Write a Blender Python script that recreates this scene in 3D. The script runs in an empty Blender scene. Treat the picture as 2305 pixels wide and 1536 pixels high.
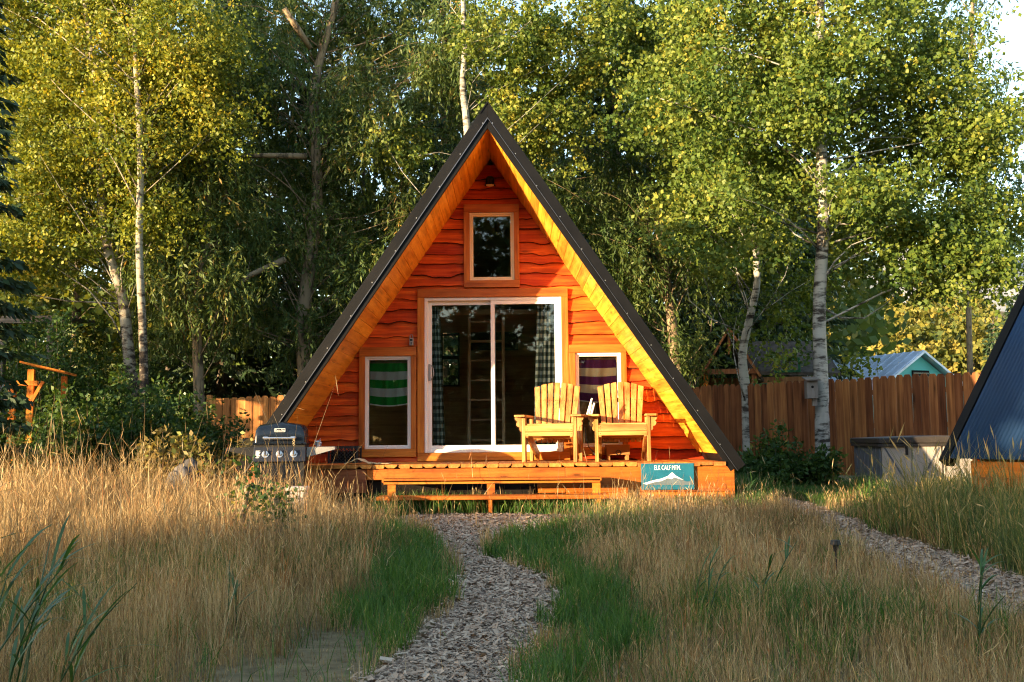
import bpy, bmesh, math
import numpy as np
from mathutils import Vector, Matrix, Euler
rng = np.random.default_rng(11)
SC = bpy.context.scene
COL = SC.collection
R = math.radians

# ---------------------------------------------------------------- camera
W_, H_ = 2305.0, 1536.0
FPX, CAMH = 2223.0, 0.85
TH = math.atan(217 / 2223.0); RO = R(0.55)
cd = bpy.data.cameras.new('camera'); cam = bpy.data.objects.new('camera', cd); COL.objects.link(cam)
cd.sensor_fit = 'HORIZONTAL'; cd.sensor_width = 36.0; cd.lens = 36.0 * FPX / W_
cd.clip_start = 0.05; cd.clip_end = 6000
cam.matrix_world = (Matrix.Translation((0, 0, CAMH)) @ Matrix.Rotation(math.pi / 2 + TH, 4, 'X') @ Matrix.Rotation(-RO, 4, 'Z'))
SC.camera = cam

# ---------------------------------------------------------------- sky, sun, exposure
SUN_TO = Vector((-1.33, -1.0, 0.21)).normalized()          # direction towards the sun
world = bpy.data.worlds.new('World'); SC.world = world; world.use_nodes = True
wn = world.node_tree; wn.nodes.clear()
sky = wn.nodes.new('ShaderNodeTexSky'); sky.sky_type = 'NISHITA'; sky.sun_disc = False
sky.sun_elevation = math.asin(SUN_TO.z); sky.sun_rotation = math.atan2(SUN_TO.x, SUN_TO.y)
sky.air_density = 1.0; sky.dust_density = 0.8; sky.ozone_density = 1.0
bg = wn.nodes.new('ShaderNodeBackground'); bg.inputs[1].default_value = 0.15
wo = wn.nodes.new('ShaderNodeOutputWorld')
wn.links.new(sky.outputs[0], bg.inputs[0]); wn.links.new(bg.outputs[0], wo.inputs[0])
sd = bpy.data.lights.new('sun', 'SUN'); sd.energy = 3.5; sd.angle = R(0.5); sd.color = (1.0, 0.74, 0.42)
sun = bpy.data.objects.new('sun', sd); COL.objects.link(sun)
sun.rotation_euler = (-SUN_TO).to_track_quat('-Z', 'Y').to_euler(); sun.location = (-20, -15, 12)
SC.view_settings.view_transform = 'Standard'; SC.view_settings.look = 'None'
SC.view_settings.exposure = 2.48; SC.view_settings.gamma = 1.0
SC.cycles.max_bounces = 6; SC.cycles.diffuse_bounces = 3; SC.cycles.glossy_bounces = 3; SC.cycles.transmission_bounces = 3; SC.cycles.transparent_max_bounces = 10
SC.cycles.use_denoising = True; SC.cycles.denoising_prefilter = 'NONE'; SC.cycles.adaptive_threshold = 0.015; SC.cycles.filter_width = 1.15; SC.cycles.sample_clamp_indirect = 4.0
SC.cycles.caustics_reflective = False; SC.cycles.caustics_refractive = False

# pixel of the photograph -> point in the place, at depth Y or on the plane z
def ray(px, py):
    u = (px - W_ / 2) / FPX; v = -(py - H_ / 2) / FPX
    c, s = math.cos(-RO), math.sin(-RO); u, v = u * c - v * s, u * s + v * c
    return np.array([u, math.cos(TH) - v * math.sin(TH), math.sin(TH) + v * math.cos(TH)])
def at(px, py, Y):
    r = ray(px, py); return np.array([0, 0, CAMH]) + r * (Y / r[1])
def gr(px, py, z=0.0):
    r = ray(px, py); return np.array([0, 0, CAMH]) + r * ((z - CAMH) / r[2])

# ---------------------------------------------------------------- materials
class NT:
    def __init__(s, name):
        s.m = bpy.data.materials.new(name); s.m.use_nodes = True; s.t = s.m.node_tree; s.t.nodes.clear()
        s.out = s.n('ShaderNodeOutputMaterial')
    def n(s, typ, ins=None, **kw):
        nd = s.t.nodes.new(typ)
        for k, v in kw.items(): setattr(nd, k, v)
        for k, v in (ins or {}).items():
            if hasattr(v, 'node'): s.t.links.new(v, nd.inputs[k])
            else: nd.inputs[k].default_value = v
        return nd
    def ramp(s, fac, stops, interp='LINEAR'):
        nd = s.n('ShaderNodeValToRGB', {0: fac}); cr = nd.color_ramp; cr.interpolation = interp
        while len(cr.elements) < len(stops): cr.elements.new(0.5)
        for e, (p, c) in zip(cr.elements, stops):
            e.position = p; e.color = (*c, 1) if len(c) == 3 else c
        return nd.outputs[0]
    def math(s, op, a, b=0.0, c=None):
        ins = {0: a, 1: b}
        if c is not None: ins[2] = c
        return s.n('ShaderNodeMath', ins, operation=op).outputs[0]
    def mix(s, fac, a, b, blend='MIX'):
        nd = s.n('ShaderNodeMix', data_type='RGBA', blend_type=blend)
        for i, v in ((0, fac), (6, a), (7, b)):
            if hasattr(v, 'node'): s.t.links.new(v, nd.inputs[i])
            else: nd.inputs[i].default_value = v if i == 0 else ((*v, 1) if len(v) == 3 else v)
        return nd.outputs[2]
    def coords(s, scale=(1, 1, 1), rand=True):
        tc = s.n('ShaderNodeTexCoord').outputs['Object']
        if rand:
            oi = s.n('ShaderNodeObjectInfo').outputs['Random']
            off = s.n('ShaderNodeVectorMath', {0: (17.3, 31.7, 23.9)}, operation='SCALE'); s.t.links.new(oi, off.inputs['Scale'])
            tc = s.n('ShaderNodeVectorMath', {0: tc, 1: off.outputs[0]}, operation='ADD').outputs[0]
        return s.n('ShaderNodeVectorMath', {0: tc, 1: scale}, operation='MULTIPLY').outputs[0]
    def noise(s, vec, scale, detail=3.0, rough=0.55):
        return s.n('ShaderNodeTexNoise', {'Vector': vec, 'Scale': scale, 'Detail': detail, 'Roughness': rough}).outputs['Fac']
    def bsdf(s, color, rough=0.6, spec=0.3, metal=0.0, bump=None, bstr=0.3, bdist=0.01, **ins):
        b = s.n('ShaderNodeBsdfPrincipled')
        def put(k, v):
            if hasattr(v, 'node'): s.t.links.new(v, b.inputs[k])
            else: b.inputs[k].default_value = v
        put('Base Color', color if hasattr(color, 'node') else (*color, 1)); put('Roughness', rough)
        put('Specular IOR Level', spec); put('Metallic', metal)
        for k, v in ins.items(): put(k, v)
        if bump is not None:
            bp = s.n('ShaderNodeBump', {'Height': bump, 'Strength': bstr, 'Distance': bdist}); s.t.links.new(bp.outputs[0], b.inputs['Normal'])
        return b.outputs[0]
    def done(s, sh):
        s.t.links.new(sh, s.out.inputs['Surface']); return s.m

def wood(name, dark, mid, light, axis='x', rough=0.5, knots=0.6, var=0.35, spec=0.3, fine=1.0):
    t = NT(name)
    sc = {'x': (0.9, 14, 14), 'y': (14, 0.9, 14), 'z': (14, 14, 0.9)}[axis]
    sk = {'x': (1.0, 3.2, 3.2), 'y': (3.2, 1.0, 3.2), 'z': (3.2, 3.2, 1.0)}[axis]
    v = t.coords(sc); n1 = t.noise(v, 1.3 * fine, 5, 0.6)
    v2 = t.coords((3, 3, 3)); n2 = t.noise(v2, 0.9, 2)
    f = t.math('ADD', t.math('MULTIPLY', n1, 0.72), t.math('MULTIPLY', n2, 0.28))
    c = t.ramp(f, [(0.36, dark), (0.5, mid), (0.64, light)])
    vo = t.n('ShaderNodeTexVoronoi', {'Vector': t.coords(sk), 'Scale': 1.9, 'Randomness': 1.0}).outputs['Distance']
    k = t.ramp(vo, [(0.06, (1, 1, 1)), (0.10, (0.55, 0.55, 0.55)), (0.24, (0, 0, 0))])
    fl = t.noise(t.coords({'x': (5, 60, 60), 'y': (60, 5, 60), 'z': (60, 60, 5)}[axis]), 1.0, 3, 0.65)
    k = t.math('MAXIMUM', k, t.math('MULTIPLY', t.ramp(fl, [(0.60, (0, 0, 0)), (0.72, (1, 1, 1))]), 0.55))
    c = t.mix(t.math('MULTIPLY', k, knots), c, tuple(x * 0.28 for x in dark))
    r = t.n('ShaderNodeObjectInfo').outputs['Random']
    val = t.math('ADD', t.math('MULTIPLY', r, var), 1.0 - var * 0.55)
    hs = t.n('ShaderNodeHueSaturation', {'Color': c, 'Value': val, 'Hue': t.math('ADD', t.math('MULTIPLY', r, 0.012), 0.494)})
    v3 = t.coords({'x': (3, 90, 90), 'y': (90, 3, 90), 'z': (90, 90, 3)}[axis]); n3 = t.noise(v3, 1.0, 2)
    bump = t.math('ADD', t.math('MULTIPLY', n1, 1.0), t.math('MULTIPLY', n3, 0.5))
    return t.done(t.bsdf(hs.outputs[0], t.math('ADD', t.math('MULTIPLY', n3, 0.25), rough - 0.12), spec, bump=bump, bstr=0.6, bdist=0.008))

def plain(name, col, rough=0.5, spec=0.4, metal=0.0, var=0.12, scale=6.0, bstr=0.05):
    t = NT(name); n = t.noise(t.coords((1, 1, 1)), scale, 4)
    c = t.ramp(n, [(0.3, tuple(x * (1 - var) for x in col)), (0.7, tuple(min(1, x * (1 + var)) for x in col))])
    r = t.math('ADD', t.math('MULTIPLY', n, 0.2), rough - 0.1)
    return t.done(t.bsdf(c, r, spec, metal, bump=n, bstr=bstr, bdist=0.01))

def leafmat(name, stops, trans=0.38, rough=0.5, tint=(1.25, 1.05, 0.5), spec=0.25):
    t = NT(name)
    a = t.n('ShaderNodeAttribute', attribute_name='v').outputs['Fac']
    c = t.ramp(a, stops)
    b = t.bsdf(c, rough, spec)
    tc = t.mix(1.0, c, tint, 'MULTIPLY')
    tr = t.n('ShaderNodeBsdfTranslucent', {0: tc}).outputs[0]
    return t.done(t.n('ShaderNodeMixShader', {0: trans, 1: b, 2: tr}).outputs[0])

M = {}
M['siding'] = wood('siding_stain', (0.29, 0.030, 0.004), (0.52, 0.060, 0.006), (0.72, 0.12, 0.012), 'x', 0.55, 0.7, 0.45, 0.2)
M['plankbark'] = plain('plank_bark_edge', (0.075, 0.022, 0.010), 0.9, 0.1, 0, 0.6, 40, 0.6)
M['trim'] = wood('trim_stain', (0.30, 0.080, 0.010), (0.44, 0.135, 0.016), (0.56, 0.19, 0.026), 'z', 0.5, 0.6, 0.25, 0.25)
M['trimx'] = wood('trim_stain_x', (0.30, 0.080, 0.010), (0.44, 0.135, 0.016), (0.56, 0.19, 0.026), 'x', 0.5, 0.6, 0.25, 0.25)
M['soffit'] = wood('soffit_stain', (0.44, 0.16, 0.015), (0.70, 0.29, 0.025), (0.82, 0.40, 0.05), 'y', 0.42, 0.75, 0.28, 0.35)
M['deck'] = wood('deck_wood', (0.28, 0.09, 0.02), (0.42, 0.15, 0.03), (0.52, 0.21, 0.05), 'y', 0.6, 0.4, 0.5, 0.2)
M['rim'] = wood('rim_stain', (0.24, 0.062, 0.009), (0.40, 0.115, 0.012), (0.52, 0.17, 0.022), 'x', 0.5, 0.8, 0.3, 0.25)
M['rimred'] = wood('rim_red_shaded', (0.14, 0.035, 0.016), (0.22, 0.06, 0.026), (0.30, 0.09, 0.04), 'x', 0.6, 0.4, 0.3, 0.2)  # darker red copy of the rim wood, left deck shade painted in
M['chair'] = wood('chair_wood', (0.24, 0.09, 0.020), (0.42, 0.19, 0.048), (0.55, 0.29, 0.09), 'z', 0.5, 0.5, 0.2, 0.3)
M['chairx'] = wood('chair_wood_x', (0.24, 0.09, 0.020), (0.42, 0.19, 0.048), (0.55, 0.29, 0.09), 'x', 0.5, 0.5, 0.2, 0.3)
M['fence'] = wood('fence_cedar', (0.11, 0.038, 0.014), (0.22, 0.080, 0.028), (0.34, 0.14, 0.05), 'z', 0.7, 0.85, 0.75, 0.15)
M['fence_sunlit'] = wood('fence_cedar_sunlit', (0.20, 0.075, 0.02), (0.36, 0.15, 0.04), (0.48, 0.22, 0.07), 'z', 0.7, 0.6, 0.6, 0.15)  # lighter copy of the fence wood, with sunlight put into its colour
M['inner'] = wood('interior_pine', (0.36, 0.21, 0.10), (0.48, 0.29, 0.14), (0.58, 0.38, 0.19), 'x', 0.6, 0.5, 0.3, 0.2)
M['innerz'] = wood('interior_pine_z', (0.44, 0.27, 0.12), (0.56, 0.36, 0.18), (0.66, 0.45, 0.24), 'z', 0.6, 0.5, 0.3, 0.2)
M['weathered'] = wood('weathered_wood', (0.10, 0.085, 0.075), (0.18, 0.15, 0.13), (0.26, 0.22, 0.19), 'x', 0.8, 0.5, 0.4, 0.1)
M['weatheredz'] = wood('weathered_wood_z', (0.10, 0.085, 0.075), (0.18, 0.15, 0.13), (0.26, 0.22, 0.19), 'z', 0.8, 0.5, 0.4, 0.1)
M['playwood'] = wood('play_wood', (0.16, 0.06, 0.03), (0.26, 0.11, 0.05), (0.36, 0.16, 0.07), 'z', 0.7, 0.5, 0.5, 0.15)
M['arbor'] = wood('arbor_cedar', (0.40, 0.10, 0.015), (0.60, 0.17, 0.02), (0.72, 0.25, 0.03), 'z', 0.6, 0.4, 0.3, 0.2)
M['vinyl'] = plain('white_vinyl', (0.78, 0.74, 0.70), 0.4, 0.4, 0, 0.04, 3)
M['creamvinyl'] = plain('cream_vinyl', (0.78, 0.62, 0.38), 0.4, 0.4, 0, 0.04, 3)
M['blackmetal'] = plain('black_metal_trim', (0.006, 0.006, 0.007), 0.5, 0.12, 0.0, 0.25, 2.5, 0.12)
M['edge'] = plain('trim_edge_highlight', (0.10, 0.11, 0.14), 0.35, 0.5, 0.6, 0.1)
M['screw'] = plain('screw_metal', (0.35, 0.34, 0.33), 0.4, 0.5, 0.8, 0.1)
M['roofin'] = plain('roof_core', (0.02, 0.02, 0.022), 0.6, 0.3)
M['bluemetal'] = plain('blue_corrugated_metal', (0.010, 0.032, 0.085), 0.6, 0.10, 0.0, 0.2, 1.2, 0.05)
M['paleroof'] = plain('pale_metal_roof', (0.50, 0.57, 0.70), 0.4, 0.5, 0.2, 0.25, 1.5, 0.05)
M['bluesiding'] = plain('turquoise_paint', (0.10, 0.42, 0.40), 0.6, 0.3, 0, 0.12, 2)
M['shingle'] = plain('grey_shingle', (0.09, 0.08, 0.075), 0.85, 0.1, 0, 0.4, 9, 0.4)
M['greenpaint'] = plain('green_paint', (0.02, 0.12, 0.06), 0.5, 0.3)
M['yellow'] = plain('yellow_plastic', (0.55, 0.40, 0.04), 0.45, 0.4)
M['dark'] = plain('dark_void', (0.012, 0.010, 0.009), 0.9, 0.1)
M['black'] = plain('black_plastic', (0.012, 0.012, 0.013), 0.5, 0.4, 0, 0.2)
M['grill'] = plain('grill_enamel', (0.005, 0.008, 0.014), 0.28, 0.45, 0.0, 0.2, 5, 0.03)
M['grillpanel'] = plain('grill_panel', (0.009, 0.012, 0.022), 0.45, 0.35, 0.0, 0.15, 5, 0.03)
M['chrome'] = plain('satin_chrome', (0.62, 0.62, 0.63), 0.28, 0.5, 0.9, 0.08)
M['white'] = plain('white_paint', (0.80, 0.80, 0.80), 0.5, 0.3, 0, 0.04)
M['teal'] = plain('teal_paint', (0.010, 0.11, 0.17), 0.5, 0.3, 0, 0.12, 8)
M['greypaint'] = plain('slate_paint', (0.10, 0.13, 0.15), 0.5, 0.3)
M['grey'] = plain('grey_metal', (0.30, 0.29, 0.28), 0.45, 0.5, 0.4)
M['concrete'] = plain('pale_concrete', (0.50, 0.45, 0.42), 0.9, 0.1, 0, 0.2, 14, 0.3)
M['rock'] = plain('grey_rock', (0.12, 0.11, 0.105), 0.9, 0.1, 0, 0.45, 7, 0.6)
M['tubside'] = plain('tub_cabinet_panel', (0.34, 0.30, 0.27), 0.6, 0.3, 0, 0.12, 5, 0.1)
M['tubrib'] = plain('tub_panel_shaded', (0.10, 0.11, 0.13), 0.6, 0.3, 0, 0.12, 5, 0.1)  # darker blue-grey copy: shade on the left face put into the colour
M['tubcover'] = plain('tub_cover_vinyl', (0.035, 0.030, 0.028), 0.5, 0.4, 0, 0.25, 4, 0.25)
M['cloth'] = plain('beige_cloth', (0.55, 0.42, 0.24), 0.9, 0.1, 0, 0.2, 10, 0.2)
M['logend'] = plain('log_cut_end', (0.50, 0.27, 0.09), 0.8, 0.1, 0, 0.3, 18, 0.2)
M['logbark'] = plain('log_bark', (0.10, 0.07, 0.05), 0.9, 0.1, 0, 0.5, 20, 0.8)
M['lampglow'] = plain('lamp_lens', (0.75, 0.62, 0.40), 0.4, 0.3)
M['tvscreen'] = plain('dark_frame', (0.02, 0.025, 0.03), 0.25, 0.5)
M['card'] = plain('tan_box', (0.36, 0.16, 0.05), 0.7, 0.2, 0, 0.1, 5)

def glassmat():
    t = NT('window_glass')
    fr = t.n('ShaderNodeFresnel', {0: 1.5}).outputs[0]
    tr = t.n('ShaderNodeBsdfTransparent', {0: (0.96, 0.97, 0.965, 1)}).outputs[0]
    gl = t.n('ShaderNodeBsdfGlossy', {0: (0.95, 0.97, 1, 1), 'Roughness': 0.02}).outputs[0]
    return t.done(t.n('ShaderNodeMixShader', {0: t.math('MULTIPLY', fr, 0.9), 1: tr, 2: gl}).outputs[0])
M['glass'] = glassmat()

def barkmat(name, base, dark, amt, sc=(4, 4, 16)):
    t = NT(name); v = t.coords(sc); n = t.noise(v, 1.0, 4, 0.7); n2 = t.noise(t.coords((2, 2, 1.2)), 1.6, 3)
    f = t.math('ADD', t.math('MULTIPLY', n, 0.75), t.math('MULTIPLY', n2, 0.35))
    c = t.ramp(f, [(amt - 0.06, dark), (amt, tuple(0.5 * (a + b) for a, b in zip(base, dark))), (amt + 0.05, base), (0.9, tuple(min(1, x * 1.15) for x in base))])
    return t.done(t.bsdf(c, 0.8, 0.15, bump=n, bstr=0.5, bdist=0.02))
M['aspenbark'] = barkmat('aspen_bark', (0.33, 0.315, 0.28), (0.04, 0.033, 0.028), 0.515, (3, 3, 11))
def oldbark_shaded_base():
    t = NT('old_aspen_bark_shaded_base'); n = t.noise(t.coords((4, 4, 9)), 1.0, 4, 0.7); z = t.n('ShaderNodeSeparateXYZ', {0: t.n('ShaderNodeTexCoord').outputs['Object']}).outputs[2]
    f = t.math('ADD', n, t.math('MULTIPLY', t.n('ShaderNodeMapRange', {0: z, 1: 1.2, 2: 4.2, 3: -0.16, 4: 0.05}).outputs[0], 1.0))  # lower trunk darker: furrowed bark, with shade painted into the colour
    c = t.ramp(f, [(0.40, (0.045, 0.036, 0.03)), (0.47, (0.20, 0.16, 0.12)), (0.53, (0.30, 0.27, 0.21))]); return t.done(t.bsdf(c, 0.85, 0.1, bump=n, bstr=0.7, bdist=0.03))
M['oldaspen_shaded_base'] = oldbark_shaded_base()
M['darkbark'] = barkmat('dark_bark', (0.13, 0.10, 0.075), (0.03, 0.024, 0.02), 0.5, (10, 10, 3))
M['willowbark'] = barkmat('willow_bark', (0.26, 0.19, 0.12), (0.06, 0.045, 0.03), 0.5, (12, 12, 3))
M['orangebark'] = barkmat('torn_wood', (0.48, 0.24, 0.08), (0.20, 0.08, 0.02), 0.5, (12, 12, 2))

M['aspenY'] = leafmat('aspen_leaf_yellow', [(0.0, (0.08, 0.125, 0.018)), (0.5, (0.20, 0.23, 0.028)), (0.85, (0.33, 0.315, 0.04)), (1.0, (0.46, 0.33, 0.04))])
M['aspenG'] = leafmat('aspen_leaf_green', [(0.0, (0.048, 0.095, 0.02)), (0.5, (0.12, 0.175, 0.03)), (0.85, (0.215, 0.245, 0.042)), (1.0, (0.34, 0.31, 0.05))])
M['willow'] = leafmat('willow_leaf', [(0.0, (0.042, 0.080, 0.022)), (0.55, (0.10, 0.145, 0.036)), (0.88, (0.19, 0.20, 0.055)), (1.0, (0.38, 0.24, 0.08))])
M['willowD'] = leafmat('willow_leaf_dark', [(0.0, (0.022, 0.050, 0.022)), (0.6, (0.045, 0.082, 0.03)), (1.0, (0.11, 0.13, 0.05))])
M['spruce'] = leafmat('spruce_needles', [(0.0, (0.018, 0.038, 0.018)), (0.7, (0.042, 0.072, 0.028)), (1.0, (0.09, 0.10, 0.035))], 0.12)
M['fill'] = leafmat('background_leaf', [(0.0, (0.042, 0.08, 0.02)), (0.6, (0.11, 0.15, 0.032)), (1.0, (0.26, 0.22, 0.06))])
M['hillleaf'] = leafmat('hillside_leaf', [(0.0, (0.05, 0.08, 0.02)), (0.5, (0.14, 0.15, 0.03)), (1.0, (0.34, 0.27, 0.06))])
M['shrub'] = leafmat('shrub_leaf', [(0.0, (0.025, 0.060, 0.015)), (0.6, (0.06, 0.115, 0.025)), (0.95, (0.13, 0.17, 0.03)), (1.0, (0.30, 0.24, 0.04))])
M['brush'] = leafmat('dry_brush_leaf', [(0.0, (0.10, 0.09, 0.03)), (0.5, (0.24, 0.18, 0.06)), (1.0, (0.20, 0.24, 0.04))])
M['straw'] = leafmat('straw_grass', [(0.0, (0.12, 0.068, 0.030)), (0.45, (0.33, 0.215, 0.095)), (0.75, (0.52, 0.37, 0.18)), (0.95, (0.66, 0.51, 0.30)), (1.0, (0.36, 0.15, 0.05))], 0.25, 0.6, (1.1, 0.95, 0.6), 0.2)
M['green'] = leafmat('green_grass', [(0.0, (0.03, 0.078, 0.016)), (0.6, (0.072, 0.155, 0.028)), (0.9, (0.14, 0.215, 0.04)), (1.0, (0.34, 0.28, 0.10))], 0.35, 0.5, (1.2, 1.15, 0.5))
M['olive'] = leafmat('olive_grass', [(0.0, (0.05, 0.085, 0.02)), (0.5, (0.10, 0.135, 0.035)), (0.8, (0.26, 0.21, 0.08)), (1.0, (0.40, 0.28, 0.12))], 0.3, 0.55, (1.15, 1.05, 0.5))
M['reed'] = leafmat('reed_leaf', [(0.0, (0.030, 0.075, 0.022)), (1.0, (0.06, 0.13, 0.035))], 0.3, 0.4, (1.2, 1.2, 0.5), 0.4)
M['chips'] = leafmat('wood_chip', [(0.0, (0.23, 0.15, 0.10)), (0.5, (0.39, 0.275, 0.19)), (0.9, (0.48, 0.365, 0.265)), (1.0, (0.58, 0.48, 0.38))], 0.0, 0.8, (1, 1, 1), 0.15)

def groundmat():
    t = NT('ground_soil'); v = t.coords((1, 1, 1), False)
    n = t.noise(v, 0.7, 4); n2 = t.noise(v, 14, 5)
    c = t.ramp(n, [(0.35, (0.10, 0.075, 0.04)), (0.55, (0.17, 0.125, 0.065)), (0.7, (0.07, 0.08, 0.03))])
    c = t.mix(0.5, c, t.ramp(n2, [(0.3, (0.05, 0.04, 0.022)), (0.7, (0.25, 0.19, 0.10))]))
    return t.done(t.bsdf(c, 0.95, 0.1, bump=n2, bstr=0.8, bdist=0.03))
M['ground'] = groundmat()
def pathmat():
    t = NT('chip_path'); v = t.coords((1, 1, 1), False)
    vo = t.n('ShaderNodeTexVoronoi', {'Vector': v, 'Scale': 45.0}); n = t.noise(v, 1.3, 3)
    c = t.mix(0.6, t.ramp(vo.outputs['Color'], [(0.2, (0.18, 0.13, 0.10)), (0.8, (0.40, 0.30, 0.23))]), t.ramp(n, [(0.3, (0.14, 0.09, 0.065)), (0.7, (0.30, 0.21, 0.15))]))
    return t.done(t.bsdf(c, 0.9, 0.1, bump=vo.outputs['Distance'], bstr=0.8, bdist=0.02))
M['path'] = pathmat()
def mountmat():
    t = NT('mountain_slope'); v = t.coords((1, 1, 1), False); n = t.noise(v, 0.02, 5)
    c = t.ramp(n, [(0.35, (0.12, 0.15, 0.17)), (0.65, (0.25, 0.26, 0.29))]); return t.done(t.bsdf(c, 0.95, 0.05))
M['mountain'] = mountmat()
def ginghammat():
    t = NT('gingham_cloth')
    u = t.n('ShaderNodeAttribute', attribute_name='u').outputs['Fac']; v = t.n('ShaderNodeAttribute', attribute_name='v').outputs['Fac']
    s = t.math('ADD', t.math('GREATER_THAN', t.math('FRACT', u), 0.5), t.math('GREATER_THAN', t.math('FRACT', v), 0.5))
    c = t.ramp(t.math('MULTIPLY', s, 0.5), [(0.0, (0.62, 0.66, 0.58)), (0.34, (0.16, 0.20, 0.17)), (0.75, (0.035, 0.045, 0.04))], 'CONSTANT')
    b = t.bsdf(c, 0.9, 0.1); tr = t.n('ShaderNodeBsdfTranslucent', {0: c}).outputs[0]
    return t.done(t.n('ShaderNodeMixShader', {0: 0.25, 1: b, 2: tr}).outputs[0])
M['gingham'] = ginghammat()
def stripemat(name, c1, c2, top):
    t = NT(name); v = t.n('ShaderNodeAttribute', attribute_name='v').outputs['Fac']
    st = [(0.0, top)] + [(0.06 + 0.184 * i, c1 if i % 2 == 0 else c2) for i in range(5)] + [(0.975, (0.7, 0.72, 0.68))]
    c = t.ramp(v, st, 'CONSTANT'); n = t.noise(t.coords((1, 1, 1)), 120, 2)
    return t.done(t.bsdf(c, 0.95, 0.05, bump=n, bstr=0.4, bdist=0.004))
M['towelG'] = stripemat('green_striped_terry', (0.012, 0.17, 0.022), (0.34, 0.36, 0.33), (0.12, 0.10, 0.06))
M['towelP'] = stripemat('purple_striped_terry', (0.075, 0.015, 0.075), (0.42, 0.38, 0.26), (0.12, 0.08, 0.05))

# ---------------------------------------------------------------- mesh helpers
def mesh_np(name, V, F, mat, attrs=None, smooth=False):
    """V (n,3) array, F (m,k) array of equal-size faces"""
    V = np.asarray(V, np.float32); F = np.asarray(F, np.int32); m, k = F.shape
    me = bpy.data.meshes.new(name); me.vertices.add(len(V)); me.vertices.foreach_set('co', V.ravel())
    me.loops.add(m * k); me.loops.foreach_set('vertex_index', F.ravel())
    me.polygons.add(m); me.polygons.foreach_set('loop_start', np.arange(m, dtype=np.int32) * k)
    for an, av in (attrs or {}).items():
        a = me.attributes.new(an, 'FLOAT', 'POINT'); a.data.foreach_set('value', np.asarray(av, np.float32))
    me.materials.append(M[mat] if isinstance(mat, str) else mat)
    me.update(calc_edges=True)
    if smooth: me.polygons.foreach_set('use_smooth', np.ones(m, bool))
    return me

class MB:
    def __init__(s): s.v = []; s.f = []; s.mi = []; s.cur = 0
    def add(s, vs, fs, mi=None):
        o = len(s.v); s.v += [tuple(map(float, p)) for p in vs]; s.f += [tuple(i + o for i in f) for f in fs]
        s.mi += [s.cur if mi is None else mi] * len(fs); return s
    def box(s, lo, hi, mat=None, mi=None):
        x0, y0, z0 = lo; x1, y1, z1 = hi
        p = [(x0, y0, z0), (x1, y0, z0), (x1, y1, z0), (x0, y1, z0), (x0, y0, z1), (x1, y0, z1), (x1, y1, z1), (x0, y1, z1)]
        if mat is not None: p = [tuple(mat @ Vector(q)) for q in p]
        return s.add(p, [(0, 3, 2, 1), (4, 5, 6, 7), (0, 1, 5, 4), (1, 2, 6, 5), (2, 3, 7, 6), (3, 0, 4, 7)], mi)
    def prism(s, poly, a, b, axis='y', mi=None):
        """poly of 2-D points counter-clockwise; extruded from a to b along the axis"""
        n = len(poly)
        def P(q, t): return (q[0], t, q[1]) if axis == 'y' else ((t, q[0], q[1]) if axis == 'x' else (q[0], q[1], t))
        vs = [P(q, a) for q in poly] + [P(q, b) for q in poly]
        fs = [tuple(range(n)), tuple(range(2 * n - 1, n - 1, -1))] + [(i, i + n, (i + 1) % n + n, (i + 1) % n) for i in range(n)]
        return s.add(vs, fs, mi)
    def bar(s, a, b, w, t, up=(0, 0, 1), mi=None):
        """a straight board from a to b, w across, t thick"""
        a, b = Vector(a), Vector(b); d = (b - a); L = d.length; d.normalize()
        sd_ = d.cross(Vector(up)); sd_ = sd_ if sd_.length > 1e-4 else d.cross(Vector((1, 0, 0))); sd_.normalize(); u = sd_.cross(d)
        m = Matrix(((sd_.x, d.x, u.x, a.x), (sd_.y, d.y, u.y, a.y), (sd_.z, d.z, u.z, a.z), (0, 0, 0, 1)))
        return s.box((-w / 2, 0, -t / 2), (w / 2, L, t / 2), m, mi)
    def tube(s, pts, rad, n=8, cap=True, mi=None):
        pts = [Vector(p) for p in pts]; rad = [rad] * len(pts) if not hasattr(rad, '__len__') else rad
        vs, fs = [], []; ref = Vector((0.31, 0.22, 0.93)).normalized()
        for i, p in enumerate(pts):
            d = (pts[min(i + 1, len(pts) - 1)] - pts[max(i - 1, 0)]).normalized()
            r_ = ref if abs(d.dot(ref)) < 0.93 else Vector((0.95, -0.2, 0.1)).normalized()
            e1 = d.cross(r_).normalized(); e2 = d.cross(e1)
            for k in range(n):
                an = 2 * math.pi * k / n; vs.append(p + (e1 * math.cos(an) + e2 * math.sin(an)) * rad[i])
        for i in range(len(pts) - 1):
            for k in range(n):
                a = i * n + k; b = i * n + (k + 1) % n; fs.append((a, a + n, b + n, b))
        if cap: fs.append(tuple(range(n))); fs.append(tuple(range(len(vs) - 1, len(vs) - n - 1, -1)))
        return s.add(vs, fs, mi)
    def build(s, name, mats, parent=None, loc=(0, 0, 0), bevel=0.0, smooth=False, rot=None):
        me = bpy.data.meshes.new(name); me.from_pydata(s.v, [], s.f)
        for m in ([mats] if isinstance(mats, str) else mats): me.materials.append(M[m])
        if len(me.materials) > 1: me.polygons.foreach_set('material_index', s.mi)
        bm = bmesh.new(); bm.from_mesh(me); bmesh.ops.recalc_face_normals(bm, faces=bm.faces); bm.to_mesh(me); bm.free()
        if smooth: me.polygons.foreach_set('use_smooth', [True] * len(me.polygons))
        return link(name, me, parent, loc, bevel, rot)

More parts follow.
